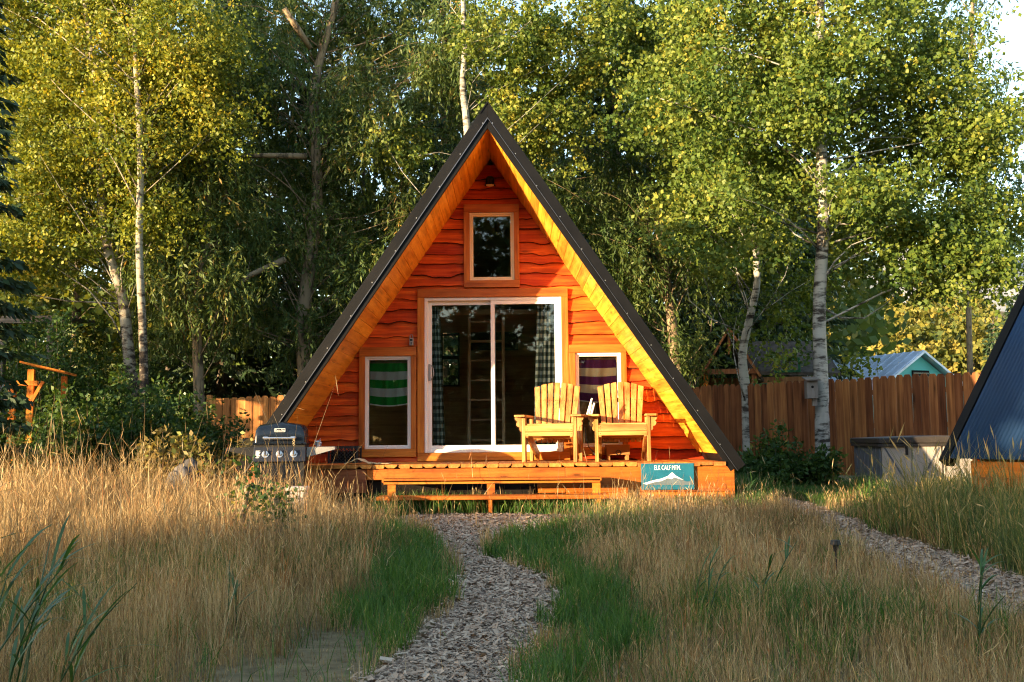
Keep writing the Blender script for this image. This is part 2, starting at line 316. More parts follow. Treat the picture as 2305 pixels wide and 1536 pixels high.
def link(name, me, parent=None, loc=(0, 0, 0), bevel=0.0, rot=None):
    o = bpy.data.objects.new(name, me); COL.objects.link(o); o.location = loc
    if rot: o.rotation_euler = rot
    if parent is not None: o.parent = parent
    if bevel > 0:
        b = o.modifiers.new('bevel', 'BEVEL'); b.width = bevel; b.segments = 1; b.limit_method = 'ANGLE'
    return o
def tag(o, label=None, cat=None, group=None, kind=None):
    for k, v in (('label', label), ('category', cat), ('group', group), ('kind', kind)):
        if v: o[k] = v
    return o
def thing(name, label, cat, loc=(0, 0, 0), rz=0.0, group=None):
    o = bpy.data.objects.new(name, None); o.empty_display_size = 0.2; COL.objects.link(o); o.location = loc; o.rotation_euler = (0, 0, rz)
    return tag(o, label, cat, group)
def copy_tree(o, parent=None):
    c = o.copy(); COL.objects.link(c); c.parent = parent
    for ch in o.children: copy_tree(ch, c)
    return c

def text_mesh(body, size, depth=0.001):
    cu = bpy.data.curves.new('lettering', 'FONT'); cu.body = body; cu.size = size; cu.extrude = depth; cu.align_x = 'CENTER'; cu.align_y = 'CENTER'
    o = bpy.data.objects.new('lettering_source', cu); COL.objects.link(o)
    dg = bpy.context.evaluated_depsgraph_get(); me = bpy.data.meshes.new_from_object(o.evaluated_get(dg))
    bpy.data.objects.remove(o); bpy.data.curves.remove(cu); return me

def in_poly(x, y, poly):
    poly = np.asarray(poly); ins = np.zeros(len(x), bool); j = len(poly) - 1
    for i in range(len(poly)):
        xi, yi = poly[i][:2]; xj, yj = poly[j][:2]
        c = ((yi > y) != (yj > y)) & (x < (xj - xi) * (y - yi) / (yj - yi + 1e-12) + xi); ins ^= c; j = i
    return ins
def gpoly(pix): return np.array([gr(px, py)[:2] for px, py in pix])
def vnoise(x, y, sc, seed=0):
    """smooth value noise on the ground"""
    g = np.random.default_rng(seed).random((64, 64)); x = (x * sc) % 64; y = (y * sc) % 64
    i = np.floor(x).astype(int) % 64; j = np.floor(y).astype(int) % 64; fx = x - np.floor(x); fy = y - np.floor(y)
    fx = fx * fx * (3 - 2 * fx); fy = fy * fy * (3 - 2 * fy); i2 = (i + 1) % 64; j2 = (j + 1) % 64
    return (g[i, j] * (1 - fx) + g[i2, j] * fx) * (1 - fy) + (g[i, j2] * (1 - fx) + g[i2, j2] * fx) * fy
#PART2
# ---------------------------------------------------------------- ground and paths
g = MB(); g.add([(-2500, -400, 0), (2500, -400, 0), (2500, 3500, 0), (-2500, 3500, 0)], [(0, 1, 2, 3)])
tag(g.build('ground', 'ground'), 'flat dry soil under the grass', None, None, 'structure')
PATH1 = gpoly([(690, 1800), (800, 1565), (830, 1536), (940, 1455), (985, 1400), (1022, 1350), (1032, 1300), (1015, 1262), (975, 1225), (930, 1197), (890, 1176), (910, 1163),
               (1100, 1160), (1340, 1164), (1350, 1182), (1250, 1196), (1150, 1211), (1082, 1233), (1092, 1256), (1160, 1280), (1225, 1304), (1262, 1350), (1235, 1400), (1200, 1450), (1160, 1520), (1130, 1800)])
PATH2 = gpoly([(1735, 1122), (1740, 1140), (1790, 1178), (1850, 1202), (1960, 1265), (2100, 1335), (2310, 1405), (2600, 1500),
               (2600, 1400), (2310, 1312), (2110, 1240), (1960, 1198), (1925, 1175), (1850, 1146), (1775, 1120)])
for nm, P in (('garden_path', PATH1), ('side_path', PATH2)):
    b = MB(); b.add([(x, y, 0.006) for x, y in P], [tuple(range(len(P)))]); tag(b.build(nm, 'path'), None, None, None, 'structure')
# loose chips
def chips(n):
    xs = rng.uniform(-3, 9, n * 9); ys = 3.0 + 9.5 * rng.random(n * 9) ** 1.35
    jx = xs + rng.normal(0, 0.05, len(xs)); jy = ys + rng.normal(0, 0.05, len(xs))
    k = (in_poly(jx, jy, PATH1) | in_poly(jx, jy, PATH2)) & (np.abs(xs) < 0.56 * ys + 0.3)
    xs, ys = xs[k][:n], ys[k][:n]; m = len(xs); L = np.clip(rng.lognormal(-4.7, .55, m), .0025, .03) * (0.62 + ys * 0.08); w = L * rng.uniform(0.15, 0.45, m)
    a = rng.uniform(0, 2 * math.pi, m); tl = rng.normal(0, 0.25, m); z = rng.uniform(0.010, 0.026, m)
    d = np.stack([np.cos(a) * np.cos(tl), np.sin(a) * np.cos(tl), np.sin(tl)], 1); s_ = np.stack([-np.sin(a), np.cos(a), rng.normal(0, 0.25, m)], 1)
    c = np.stack([xs, ys, z], 1); A = d * L[:, None]; B = s_ * w[:, None]
    V = np.stack([c - A - B * .6, c + A * .8 - B, c + A + B * .7, c - A * .9 + B], 1).reshape(-1, 3)
    at_ = np.repeat(np.clip(rng.beta(2.6, 2.6, m), 0, 1), 4)
    o = link('wood_chips', mesh_np('wood_chips', V, np.arange(m * 4).reshape(-1, 4), 'chips', {'v': at_}))
    tag(o, 'brown wood chips strewn over the winding paths', 'wood chips', None, 'stuff')
chips(105000)

# ---------------------------------------------------------------- the A-frame cabin
CX, CY = -0.27, 11.66
cabin = thing('cabin', 'orange stained A-frame cabin with black metal edged roof and wooden deck', 'cabin', (CX, CY, 0))
SL = 1.475; ANG = math.atan(SL); CA, SA = math.cos(ANG), math.sin(ANG); ZO = 4.90; YWL = 1.34; YB = 5.9; ZD = 0.545
def xin(z, d=0.177): return max(0.0, (ZO - d / CA - z) / SL)
def slope_poly(side, d0, d1, zbot=0.52):
    L = (ZO - zbot) / SA
    def pt(d, s): return (side * (CA * s - 0 * d) - side * SA * d, ZO - SA * s - CA * d)
    top0 = (0, ZO - d0 / CA); top1 = (0, ZO - d1 / CA)
    p = [top0, pt(d0, L), pt(d1, L), top1]; return p if side < 0 else p[::-1]
# roof slabs
for s in (-1, 1):
    b = MB(); b.prism(slope_poly(s, 0.0, 0.156), 0.03, YB + 0.35)
    roof = b.build('roof_slope', ['blackmetal'], cabin)
    roof['label'] = 'black metal roof slope of the cabin'
    b = MB()
    for k in range(13):
        y = 0.25 + k * 0.46; p = slope_poly(s, -0.022, 0.004, 0.56); b.prism(p, y, y + 0.03)
    b.build('standing_seam', 'blackmetal', roof)
    b = MB(); b.prism(slope_poly(s, 0.156, 0.172), YWL + 0.1, YB - 0.05); b.build('ceiling_lining', 'inner', roof)
    # front trims
    b = MB(); b.prism(slope_poly(s, -0.008, 0.112, 0.50), -0.022, 0.03); b.build('fascia_trim', 'blackmetal', roof, bevel=0.004)
    b = MB(); b.prism(slope_poly(s, 0.112, 0.178, 0.53), -0.006, 0.03); b.build('inner_trim', 'blackmetal', roof, bevel=0.003)
    b = MB(); b.prism(slope_poly(s, 0.108, 0.117 if s < 0 else 0.112, 0.50), -0.032, -0.021); b.build('highlight_edge', 'edge', roof)  # lighter metal strip that paints the highlight line along the trim
    b = MB()
    for k in range(11):
        q = 0.25 + k * 0.47; d = 0.085 if k % 2 else 0.10
        x = s * (CA * q - SA * d); z = ZO - SA * q - CA * d
        b.tube([(x, -0.028, z), (x, -0.021, z)], 0.0075, 6)
    b.build('screw', 'screw', roof)['kind'] = 'stuff'
    # soffit boards
    me = None; pitch = 0.1535
    for k in range(32):
        q = 0.118 + (k + 0.5) * pitch
        if k == 0:
            bb = MB(); bb.box((-pitch / 2 + 0.0012, 0.032, -0.0185), (pitch / 2 - 0.0012, YWL + 0.012, 0))
            o = bb.build('soffit_board', 'soffit', roof, bevel=0.003); me = o.data
        else: o = link('soffit_board', me, roof, bevel=0.003)
        d = 0.158 + rng.uniform(-0.0012, 0.0012)
        o.location = (s * (CA * q - SA * d), 0, ZO - SA * q - CA * d); o.rotation_euler = (0, s * ANG, 0)
b = MB(); b.prism([(-0.10, ZO - 0.135), (0.0, ZO + 0.014), (0.10, ZO - 0.135), (0.085, ZO - 0.14), (0, ZO - 0.012), (-0.085, ZO - 0.14)], -0.034, YB + 0.35)
b.build('ridge_cap', 'blackmetal', cabin)

# wall openings (x0, x1, z0, z1) : vinyl frame outlines
OP = {'door': (-0.885, 0.927, 0.66, 2.70), 'lw': (-1.665, -1.06, 0.715, 1.93), 'rw': (1.10, 1.70, 0.715, 1.95), 'tw': (-0.282, 0.31, 2.925, 3.84)}
def wall_cells(ops, y0, y1, zbot, d, mb):
    zs = sorted({zbot, *[v for o in ops for v in o[2:]], 4.5}); 
    zs = [z for i, z in enumerate(zs) if z <= 4.5]
    fine = []
    for a, c in zip(zs[:-1], zs[1:]):
        n = max(1, int((c - a) / 0.4)); fine += [(a + (c - a) * i / n, a + (c - a) * (i + 1) / n) for i in range(n)]
    for a, c in fine:
        act = sorted([o for o in ops if o[2] < (a + c) / 2 < o[3]]); xl0, xl1 = xin(a, d), xin(c, d)
        cuts = []; cur = None
        left = (-xl0, -xl1)
        for o in act:
            cuts.append((left, (o[0], o[0]))); left = (o[1], o[1])
        cuts.append((left, (xl0, xl1)))
        for (p0, p1), (q0, q1) in cuts:
            mb.prism([(p0, a), (q0, a), (q1, c), (p1, c)], y0, y1)
b = MB(); wall_cells(list(OP.values()), YWL, YWL + 0.09, 0.46, 0.165, b); wall = b.build('front_wall', 'siding', cabin)
bw = (at(997, 745, CY + YB), at(1031, 866, CY + YB)); BW = (bw[0][0] - CX, bw[1][0] - CX, bw[1][2], bw[0][2])
b = MB(); wall_cells([BW], YB, YB + 0.09, 0.3, 0.165, b); bwall = b.build('back_wall', 'inner', cabin)
b = MB(); mid = (BW[2] + BW[3]) / 2
for lo, hi in (((BW[0] - .03, BW[2] - .03), (BW[0], BW[3] + .03)), ((BW[1], BW[2] - .03), (BW[1] + .03, BW[3] + .03)), ((BW[0], BW[2] - .03), (BW[1], BW[2])), ((BW[0], BW[3]), (BW[1], BW[3] + .03)), ((BW[0], mid - .03), (BW[1], mid + .03)), ((BW[0], BW[3] - .09), (BW[1], BW[3] - .06))):
    b.box((lo[0], YB - 0.03, lo[1]), (hi[0], YB + 0.03, hi[1]))
b.build('back_window_frame', 'black', bwall)
b = MB(); b.box((-2.7, YWL + 0.02, 0.40), (2.7, YB, ZD)); b.build('floor', 'inner', cabin)
b = MB(); b.box((-1.12, 3.3, 2.72), (1.12, YB, 2.80)); b.build('loft_floor', 'inner', cabin)

# siding planks, live edged, lapped
def planks():
    z = 0.56; row = 0
    ops = [(-0.90, 0.94, 0.50, 2.71), (-1.68, -1.045, 0.70, 1.945), (1.085, 1.715, 0.70, 1.965), (-0.30, 0.325, 2.91, 3.855)]
    while z < 4.42:
        h = rng.uniform(0.12, 0.175); z1 = min(z + h, 4.55); xl = xin(z) + 0.05
        br = sorted({-xl, xl, *[v for o in ops for v in o[:2] if abs(v) < xl]})
        pieces = []
        for a, c in zip(br[:-1], br[1:]):
            m = (a + c) / 2; lo, hi = z, z1
            for o in ops:
                if o[0] <= m <= o[1] and o[2] < hi and o[3] > lo:
                    if o[2] > lo + 0.03 and o[3] >= hi: hi = o[2]
                    elif o[3] < hi - 0.03 and o[2] <= lo: lo = o[3]
                    else: hi = lo
            if hi - lo < 0.03: continue
            if pieces and abs(pieces[-1][1] - a) < 1e-6 and pieces[-1][2:] == (lo, hi): pieces[-1] = (pieces[-1][0], c, lo, hi)
            else: pieces.append((a, c, lo, hi))
        for a, c, lo, hi in pieces:
            segs = [(a, c)]
            if c - a > 2.4 and row % 3 == 1: m = rng.uniform(a + 0.8, c - 0.8); segs = [(a, m - 0.002), (m + 0.002, c)]
            for a_, c_ in segs:
                n = max(2, int((c_ - a_) / 0.045)); X = np.linspace(a_, c_, n + 1)
                amp = rng.choice([0.004, 0.010, 0.018, 0.026], p=[0.3, 0.25, 0.25, 0.2]); ph = rng.uniform(0, 50, 3)
                wv = amp * (np.sin(X * rng.uniform(2.5, 5) + ph[0]) + 0.6 * np.sin(X * rng.uniform(7, 12) + ph[1]) + 0.3 * np.sin(X * 27 + ph[2]))
                if rng.random() < 0.35:
                    xc = rng.uniform(a_, c_); wv -= rng.uniform(0.015, 0.04) * np.exp(-((X - xc) / rng.uniform(0.05, 0.13)) ** 2)
                pr = rng.uniform(0.034, 0.060)
                zb = np.maximum(lo - 0.022 + wv, lo - 0.075) if lo == z else np.full(n + 1, lo)
                V = []; F = []; MI = []; bark = rng.random() < .2
                for x, q in zip(X, zb):
                    V += [(x, YWL, hi + 0.012), (x, YWL - 0.006, hi + 0.012), (x, YWL - pr + 0.004, q + 0.012), (x, YWL - pr, q + 0.004), (x, YWL - pr + 0.010, q), (x, YWL, q + 0.002)]
                for i in range(n):
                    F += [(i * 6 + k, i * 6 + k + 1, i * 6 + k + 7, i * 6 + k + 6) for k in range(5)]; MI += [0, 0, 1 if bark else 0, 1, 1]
                F += [tuple(range(6)), tuple(range(n * 6 + 5, n * 6 - 1, -1))]
                p = MB(); p.add(V, F); p.mi = MI + [0, 0]; p.build('siding_plank', ['siding', 'plankbark'], wall)
        z = z1; row += 1
planks()

def frame_boxes(b, x0, x1, z0, z1, w, y0, y1):
    b.box((x0, y0, z0), (x0 + w, y1, z1)); b.box((x1 - w, y0, z0), (x1, y1, z1))
    b.box((x0 + w, y0 + .001, z0), (x1 - w, y1, z0 + w)); b.box((x0 + w, y0 + .001, z1 - w), (x1 - w, y1, z1))
def trims(parent, x0, x1, z0, z1, wl, wr, wt, wb, over=0.0):
    y0, y1 = YWL - 0.075, YWL - 0.002
    for lo, hi, m in (((x0 - wl, z0), (x0 - 0.001, z1), 'trim'), ((x1 + 0.001, z0), (x1 + wr, z1), 'trim'), ((x0 - wl, z1 + 0.0015), (x1 + wr, z1 + wt), 'trimx'), ((x0 - wl, z0 - wb), (x1 + wr, z0 - 0.0015), 'trimx')):
        if hi[1] - lo[1] < 0.02 or hi[0] - lo[0] < 0.02: continue
        b = MB(); b.box((lo[0], y0 + rng.uniform(0, 0.003), lo[1]), (hi[0], y1, hi[1])); b.build('trim_board', m, parent, bevel=0.003)
for key, lab, vm in (('lw', 'tall white framed window left of the sliding door', 'vinyl'), ('rw', 'tall white framed window behind the chairs', 'vinyl'), ('tw', 'upper cream framed window in the gable', 'creamvinyl')):
    x0, x1, z0, z1 = OP[key]; b = MB(); frame_boxes(b, x0, x1, z0, z1, 0.026, YWL - 0.048, YWL + 0.05); frame_boxes(b, x0 + .026, x1 - .026, z0 + .026, z1 - .026, 0.022, YWL - 0.034, YWL + 0.04)
    w = b.build('window', vm, cabin, bevel=0.003); w['label'] = lab
    b = MB(); b.box((x0 + .04, YWL - 0.006, z0 + .04), (x1 - .04, YWL, z1 - .04)); b.build('pane', 'glass', w)
    if key == 'lw': trims(w, x0, x1, z0, z1, 0.077, 0.070, 0.118, 0.105)
    elif key == 'rw': trims(w, x0, x1, z0, z1, 0.082, 0.070, 0.105, 0.105)
    else: trims(w, x0, x1, z0, z1, 0.077, 0.070, 0.11, 0.095)
x0, x1, z0, z1 = OP['door']
b = MB(); frame_boxes(b, x0, x1, z0, z1, 0.042, YWL - 0.05, YWL + 0.08); door = b.build('sliding_door', 'vinyl', cabin, bevel=0.004)
door['label'] = 'white framed sliding glass door'
MX = 0.02
for nm, a, c, y in (('l', x0 + .042, MX + .03, 0.022), ('r', MX - .03, x1 - .042, -0.022)):
    b = MB(); frame_boxes(b, a, c, z0 + .042, z1 - .042, 0.052, YWL + y - 0.016, YWL + y + 0.016); pn = b.build('door_panel', 'vinyl', door, bevel=0.003)
    b = MB(); b.box((a + .045, YWL + y - 0.003, z0 + .085), (c - .045, YWL + y + 0.003, z1 - .085)); b.build('pane', 'glass', door)
b = MB(); b.box((x0 + .052, YWL - 0.028, 1.60), (x0 + .078, YWL - 0.012, 1.82)); b.tube([(x0 + .085, YWL - .01, 1.61), (x0 + .115, YWL - .035, 1.66), (x0 + .12, YWL - .04, 1.71), (x0 + .115, YWL - .035, 1.76), (x0 + .085, YWL - .01, 1.81)], 0.006, 6)
b.build('handle', 'grey', door)
trims(door, x0, x1, z0, z1, 0.090, 0.086, 0.112, 0.105)

# deck
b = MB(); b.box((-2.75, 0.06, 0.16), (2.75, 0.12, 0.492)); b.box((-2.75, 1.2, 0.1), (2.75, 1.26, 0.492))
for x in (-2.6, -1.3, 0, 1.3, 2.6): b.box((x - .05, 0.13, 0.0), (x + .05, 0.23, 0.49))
deck = b.build('deck', 'dark', cabin)  # frame coloured near-black to paint the shade beneath the deck
n = 38; wdk = 5.62 / n
for k in range(n):
    xa = -2.86 + k * wdk + 0.002; xb = xa + wdk - 0.004; th = rng.uniform(0.040, 0.050); y0 = rng.uniform(-0.035, -0.015)
    c1 = rng.choice([0.002, 0.012, 0.035], p=[.4, .3, .3]); c2 = rng.choice([0.002, 0.012, 0.035], p=[.4, .3, .3])
    zt = ZD + rng.uniform(-0.003, 0.003)
    b = MB(); b.prism([(xa, zt - th * .45), (xa + c1, zt - th), (xb - c2, zt - th), (xb, zt - th * .45), (xb, zt), (xa, zt)], y0, YWL - 0.045)
    b.build('deck_board', 'deck', deck, bevel=0.002)
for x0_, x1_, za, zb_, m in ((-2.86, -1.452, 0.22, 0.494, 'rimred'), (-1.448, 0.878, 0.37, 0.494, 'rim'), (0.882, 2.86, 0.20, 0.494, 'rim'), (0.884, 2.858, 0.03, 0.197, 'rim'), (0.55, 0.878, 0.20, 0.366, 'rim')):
    b = MB(); b.box((x0_, rng.uniform(-0.003, 0.0), za), (x1_, 0.055, zb_)); b.build('rim_board', m, deck, bevel=0.004)
b = MB(); b.box((2.82, 0.058, 0.03), (2.86, 5.5, 0.494)); b.build('side_skirt', 'rim', deck)
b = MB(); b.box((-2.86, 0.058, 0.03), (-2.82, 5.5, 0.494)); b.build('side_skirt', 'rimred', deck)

# steps
b = MB()
tl, trt = at(862, 1077, CY - 0.3)[0] - CX, at(1353, 1077, CY - 0.3)[0] - CX
b.box((tl + .02, -0.40, 0.335), (trt - .02, -0.38, 0.372)); steps = b.build('steps', 'rim', cabin)
steps['label'] = 'low pair of wooden deck steps'
for z, y0, y1, dx in ((0.395, -0.40, -0.10, 0), (0.215, -0.72, -0.42, 0.02)):
    b = MB(); b.box((tl - dx, y0, z - 0.042), (trt + dx * 3, y1, z)); b.build('tread', 'rim', steps, bevel=0.005)
for px in (882, 1105, 1342):
    xx = at(px, 1090, CY - 0.35)[0] - CX
    b = MB(); b.box((xx - .045, -0.375, 0.0), (xx + .045, -0.335, 0.351)); b.box((xx - .02, -0.69, 0.0), (xx + .02, -0.378, 0.172)); b.build('stringer', 'rim', steps)

# ---------------------------------------------------------------- things on and in the cabin
def wpos(px, py, Y): p = at(px, py, Y); return (p[0], p[1], p[2])
# gable lamp
p = wpos(1103, 408, CY + YWL - 0.09)
lamp = thing('wall_lamp', 'small black wall lamp under the gable peak', 'lamp', p)
b = MB(); b.box((-0.035, 0.03, 0.0), (0.035, 0.075, 0.08)); b.build('mount', 'black', lamp, bevel=0.006)
b = MB(); b.tube([(0, 0, 0.055), (0, 0, 0.045), (0, 0, -0.035), (0, -0.0, -0.06)], [0.03, 0.055, 0.060, 0.075], 18, cap=False); b.tube([(0, 0, 0.056), (0, 0, 0.055)], [0.012, 0.03], 18); b.build('shade', 'black', lamp, smooth=True)
b = MB(); b.tube([(0, -0.01, -0.045), (0, -0.012, -0.056)], [0.05, 0.055], 16); b.build('lens', 'lampglow', lamp)
# key lock box
p = wpos(926, 769, CY + YWL - 0.05)
lb = thing('key_lock_box', 'small grey key lock box beside the sliding door', 'lock box', p)
b = MB(); b.box((-0.027, -0.02, -0.055), (0.027, 0.02, 0.045)); b.build('body', 'grey', lb, bevel=0.006)
b = MB(); b.tube([(-0.018, 0, 0.045), (-0.018, 0, 0.075), (-0.008, 0, 0.09), (0.008, 0, 0.09), (0.018, 0, 0.075), (0.018, 0, 0.045)], 0.005, 6); b.build('shackle', 'grey', lb)
b = MB(); b.box((-0.017, -0.026, 0.005), (0.017, -0.019, 0.03)); b.box((-0.006, -0.026, -0.04), (0.006, -0.019, -0.01)); b.build('dial', 'black', lb)

def sheet(name, x0, x1, zt, zb, y, mat, label, cat, pleats=0, amp=0.02, nu=60, nv=30, ucount=6, vcount=22, sag=0.0, taper=1.0, group=None, slant=0.0):
    U = np.linspace(0, 1, nu); Vv = np.linspace(0, 1, nv); uu, vv = np.meshgrid(U, Vv)
    cx = (x0 + x1) / 2; wd = (x1 - x0)
    X = cx + (uu - .5) * wd * (1 + (taper - 1) * vv) + slant * vv; Z = zt + (zb - zt) * vv - sag * vv * np.sin(uu * math.pi) 
    Y = y + amp * np.sin(uu * math.pi * 2 * pleats + 1.5 * np.sin(vv * 2)) * (0.5 + .5 * vv) + 0.004 * np.sin(vv * 9 + uu * 7)
    pts = np.stack([X, Y, Z], -1).reshape(-1, 3); base = np.array([cx, y, zb]); 
    idx = np.arange(nu * nv).reshape(nv, nu); F = np.stack([idx[:-1, :-1], idx[1:, :-1], idx[1:, 1:], idx[:-1, 1:]], -1).reshape(-1, 4)
    me = mesh_np(name, pts - base, F, mat, {'u': (uu * ucount).ravel(), 'v': (vv * vcount).ravel()}, True)
    o = link(name, me, None, tuple(base)); sol = o.modifiers.new('cloth', 'SOLIDIFY'); sol.thickness = 0.004
    return tag(o, label, cat, group)
yw = CY + YWL
sheet('curtain', at(1212, 800, yw)[0], at(1258, 800, yw)[0], 2.62, 0.64, yw + 0.13, 'gingham', 'green and white checked curtain at the right of the sliding door', 'curtain', 4, 0.03, ucount=5.5, vcount=20, taper=1.25, slant=-0.05)
sheet('curtain', at(971, 800, yw)[0], at(989, 800, yw)[0], 2.60, 0.64, yw + 0.13, 'gingham', 'dark checked curtain bunched at the left of the sliding door', 'curtain', 3, 0.025, ucount=3, vcount=20, taper=1.5, slant=0.04)
sheet('towel', CX - 1.615, CX - 1.11, 1.88, 1.30, yw + 0.045, 'towelG', 'green and grey striped towel hung in the left window', 'towel', 3.4, 0.014, ucount=1, vcount=1, sag=0.03)
sheet('towel', CX + 1.15, CX + 1.65, 1.90, 1.32, yw + 0.045, 'towelP', 'purple and cream striped towel hung in the right window', 'towel', 3.0, 0.014, ucount=1, vcount=1, sag=0.025)
# ladder inside
Yl = CY + 3.2; xl0 = at(1056, 850, Yl)[0]; xl1 = at(1133, 850, Yl)[0]
lad = thing('loft_ladder', 'plain wooden loft ladder seen through the sliding door', 'ladder', ((xl0 + xl1) / 2, Yl, ZD)); hw = (xl1 - xl0) / 2
for s in (-1, 1):
    b = MB(); b.bar((s * hw, -0.15, 0), (s * hw, 0.25, 2.35), 0.045, 0.09, (0, 1, 0)); b.build('rail', 'innerz', lad)
for k in range(7):
    z = 0.27 + k * 0.30; b = MB(); b.box((-hw + .025, -0.15 + z * 0.17 - .05, z - 0.015), (hw - .025, -0.15 + z * 0.17 + .05, z + 0.015)); b.build('rung', 'inner', lad)
pa, pb = at(1056, 738, CY + YB - .06), at(1166, 788, CY + YB - .06)
pf = thing('picture_frame', 'dark wide picture frame on the back wall inside', 'picture', ((pa[0] + pb[0]) / 2, pa[1], pb[2]))
hw, hh = (pb[0] - pa[0]) / 2, pa[2] - pb[2]
b = MB(); frame_boxes(b, -hw, hw, 0, hh, 0.05, -0.02, 0.03); b.build('frame', 'black', pf)
b = MB(); b.box((-hw + .04, 0, .04), (hw - .04, 0.01, hh - .04)); b.build('picture', 'tvscreen', pf)

# sign on the rim
pa, pb = at(1443, 1044, CY - 0.04), at(1563, 1102, CY - 0.04); sw, sh = pb[0] - pa[0], pa[2] - pb[2]
sign = thing('name_sign', 'teal painted sign with white mountain leaning on the deck front', 'sign', ((pa[0] + pb[0]) / 2, CY - 0.03, pb[2]))
b = MB(); b.box((-sw / 2, -0.012, 0), (sw / 2, 0.010, sh)); b.build('board', 'teal', sign, bevel=0.002)
def spoly(pts, mat, nm, y):
    b = MB(); b.prism([((x - .5) * sw, z * sh) for x, z in pts], y - 0.002, y); b.build(nm, mat, sign)
spoly([(0.03, 0.25), (0.10, 0.0 + .2), (0.30, 0.18), (0.95, 0.17), (0.98, 0.33), (0.86, 0.30), (0.72, 0.42), (0.60, 0.62), (0.52, 0.50), (0.40, 0.40), (0.26, 0.36)], 'greypaint', 'mountain_shade', -0.0125)
spoly([(0.02, 0.24), (0.22, 0.36), (0.38, 0.42), (0.50, 0.52), (0.585, 0.66), (0.66, 0.52), (0.80, 0.36), (0.70, 0.42), (0.63, 0.47), (0.57, 0.40), (0.50, 0.44), (0.38, 0.33), (0.24, 0.29), (0.10, 0.20)][::-1], 'white', 'mountain_snow', -0.0147)
me = text_mesh('ELK CALF MTN.', 0.076, 0.001); me.materials.clear(); me.materials.append(M['white'])
o = link('lettering', me, sign, (-0.0, -0.0135, sh * 0.83), rot=(math.pi / 2, 0, 0)); o.scale = (0.60, 1, 1)
#PART3
# ---------------------------------------------------------------- chairs
def chair(label, loc, rz):
    t = thing('adirondack_chair', label, 'chair', loc, rz, 'slatted armchairs on the deck')
    for s in (-1, 1):
        b = MB(); b.box((s * .315 - .022, -.345, 0), (s * .315 + .022, -.255, .548)); b.build('leg', 'chair', t, bevel=.004)
        b = MB(); b.box((s * .315 - .020, .20, 0.0), (s * .315 + .020, .28, .548)); b.build('leg', 'chair', t, bevel=.004)
        b = MB(); b.bar((s * .272, -.33, .36), (s * .272, .48, .055), .034, .12, (0, 0, 1)); b.build('stringer', 'chair', t, bevel=.004)
        # arm: widening board
        x = s * .345; b = MB(); b.prism([(x - .075, -.40), (x - .06, -.43), (x + .06, -.43), (x + .075, -.40), (x + .072, -.1), (x + .045, .36), (x - .045, .36), (x - .072, -.1)], .550, .576, 'z'); b.build('arm', 'chairx', t, bevel=.004)
        # scrolled bracket outside the front leg
        pr = [(0, .375), (.018, .375), (.03, .40), (.028, .425), (.05, .432), (.068, .45), (.070, .475), (.055, .495), (.075, .51), (.088, .547), (0, .547)]
        pts = [(s * (.338 + a), z) for a, z in pr]; pts = pts if s > 0 else pts[::-1]
        b = MB(); b.prism(pts, -.335, -.30); b.build('arm_bracket', 'chair', t, bevel=.002)
    for z0, z1 in ((.318, .366), (.370, .448)):
        b = MB(); b.box((-.292, -.352, z0), (.292, -.33, z1)); b.build('apron_slat', 'chairx', t, bevel=.003)
    for k in range(6):
        y = -.322 + k * .088; z = .452 - k * .033; b = MB(); b.bar((-.292, y + .04, z - .005), (.292, y + .04, z - .005), .078, .02, (0, .35, 1)); b.build('seat_slat', 'chairx', t, bevel=.003)
    tops = [.955, .985, 1.0, 1.006, 1.0, .985, .955]
    for k in range(7):
        f = (k - 3) / 3; xb, xt = f * .205, f * .262; hz = tops[k]; wb, wt = .056, .069
        lean = .36; yb, zb = .12, .235; yt, zt = yb + (hz - zb) * lean, hz
        b = MB(); V = []
        dz0 = -0.012 * abs(f) 
        for yo in (0, .02):
            V += [(xb - wb / 2, yb + yo, zb), (xb + wb / 2, yb + yo, zb), (xt + wt / 2, yt + yo, zt + (-0.010 if f > 0 else 0.006 if f < 0 else 0)), (xt - wt / 2, yt + yo, zt + (0.006 if f > 0 else -0.010 if f < 0 else 0))]
        b.add(V, [(0, 1, 2, 3), (7, 6, 5, 4), (0, 4, 5, 1), (1, 5, 6, 2), (2, 6, 7, 3), (3, 7, 4, 0)]); b.build('back_slat', 'chair', t, bevel=.003)
    b = MB(); b.box((-.30, .125 + .16 * .36 + .06, .38), (.30, .125 + .16 * .36 + .085, .45)); b.build('back_brace', 'chairx', t, bevel=.003)
    b = MB(); b.box((-.27, .355, .745), (.27, .38, .80)); b.build('back_brace', 'chairx', t, bevel=.003)
    b = MB()
    for k in range(7):
        f = (k - 3) / 3; x = f * (.205 + .057 * .7)
        for dx in (-.014, .014): b.tube([(x + dx, .12 + .53 * .36 - .002, .77), (x + dx, .12 + .53 * .36 + .002, .77)], .0045, 6)
    for x in (-.27, .27):
        for z in (.342, .395, .425): b.tube([(x, -.3535, z), (x, -.35, z)], .0045, 6)
    b.build('screw', 'black', t)['kind'] = 'stuff'
    return t
pc = at(1238, 1036, 12.02); chair('yellow slatted wooden armchair nearer the sliding door', (pc[0] + .06, 12.36, ZD), R(-11))
pc = at(1403, 1036, 12.02); chair('yellow slatted wooden armchair nearer the right roof slope', (pc[0] + .03, 12.36, ZD), R(-5))
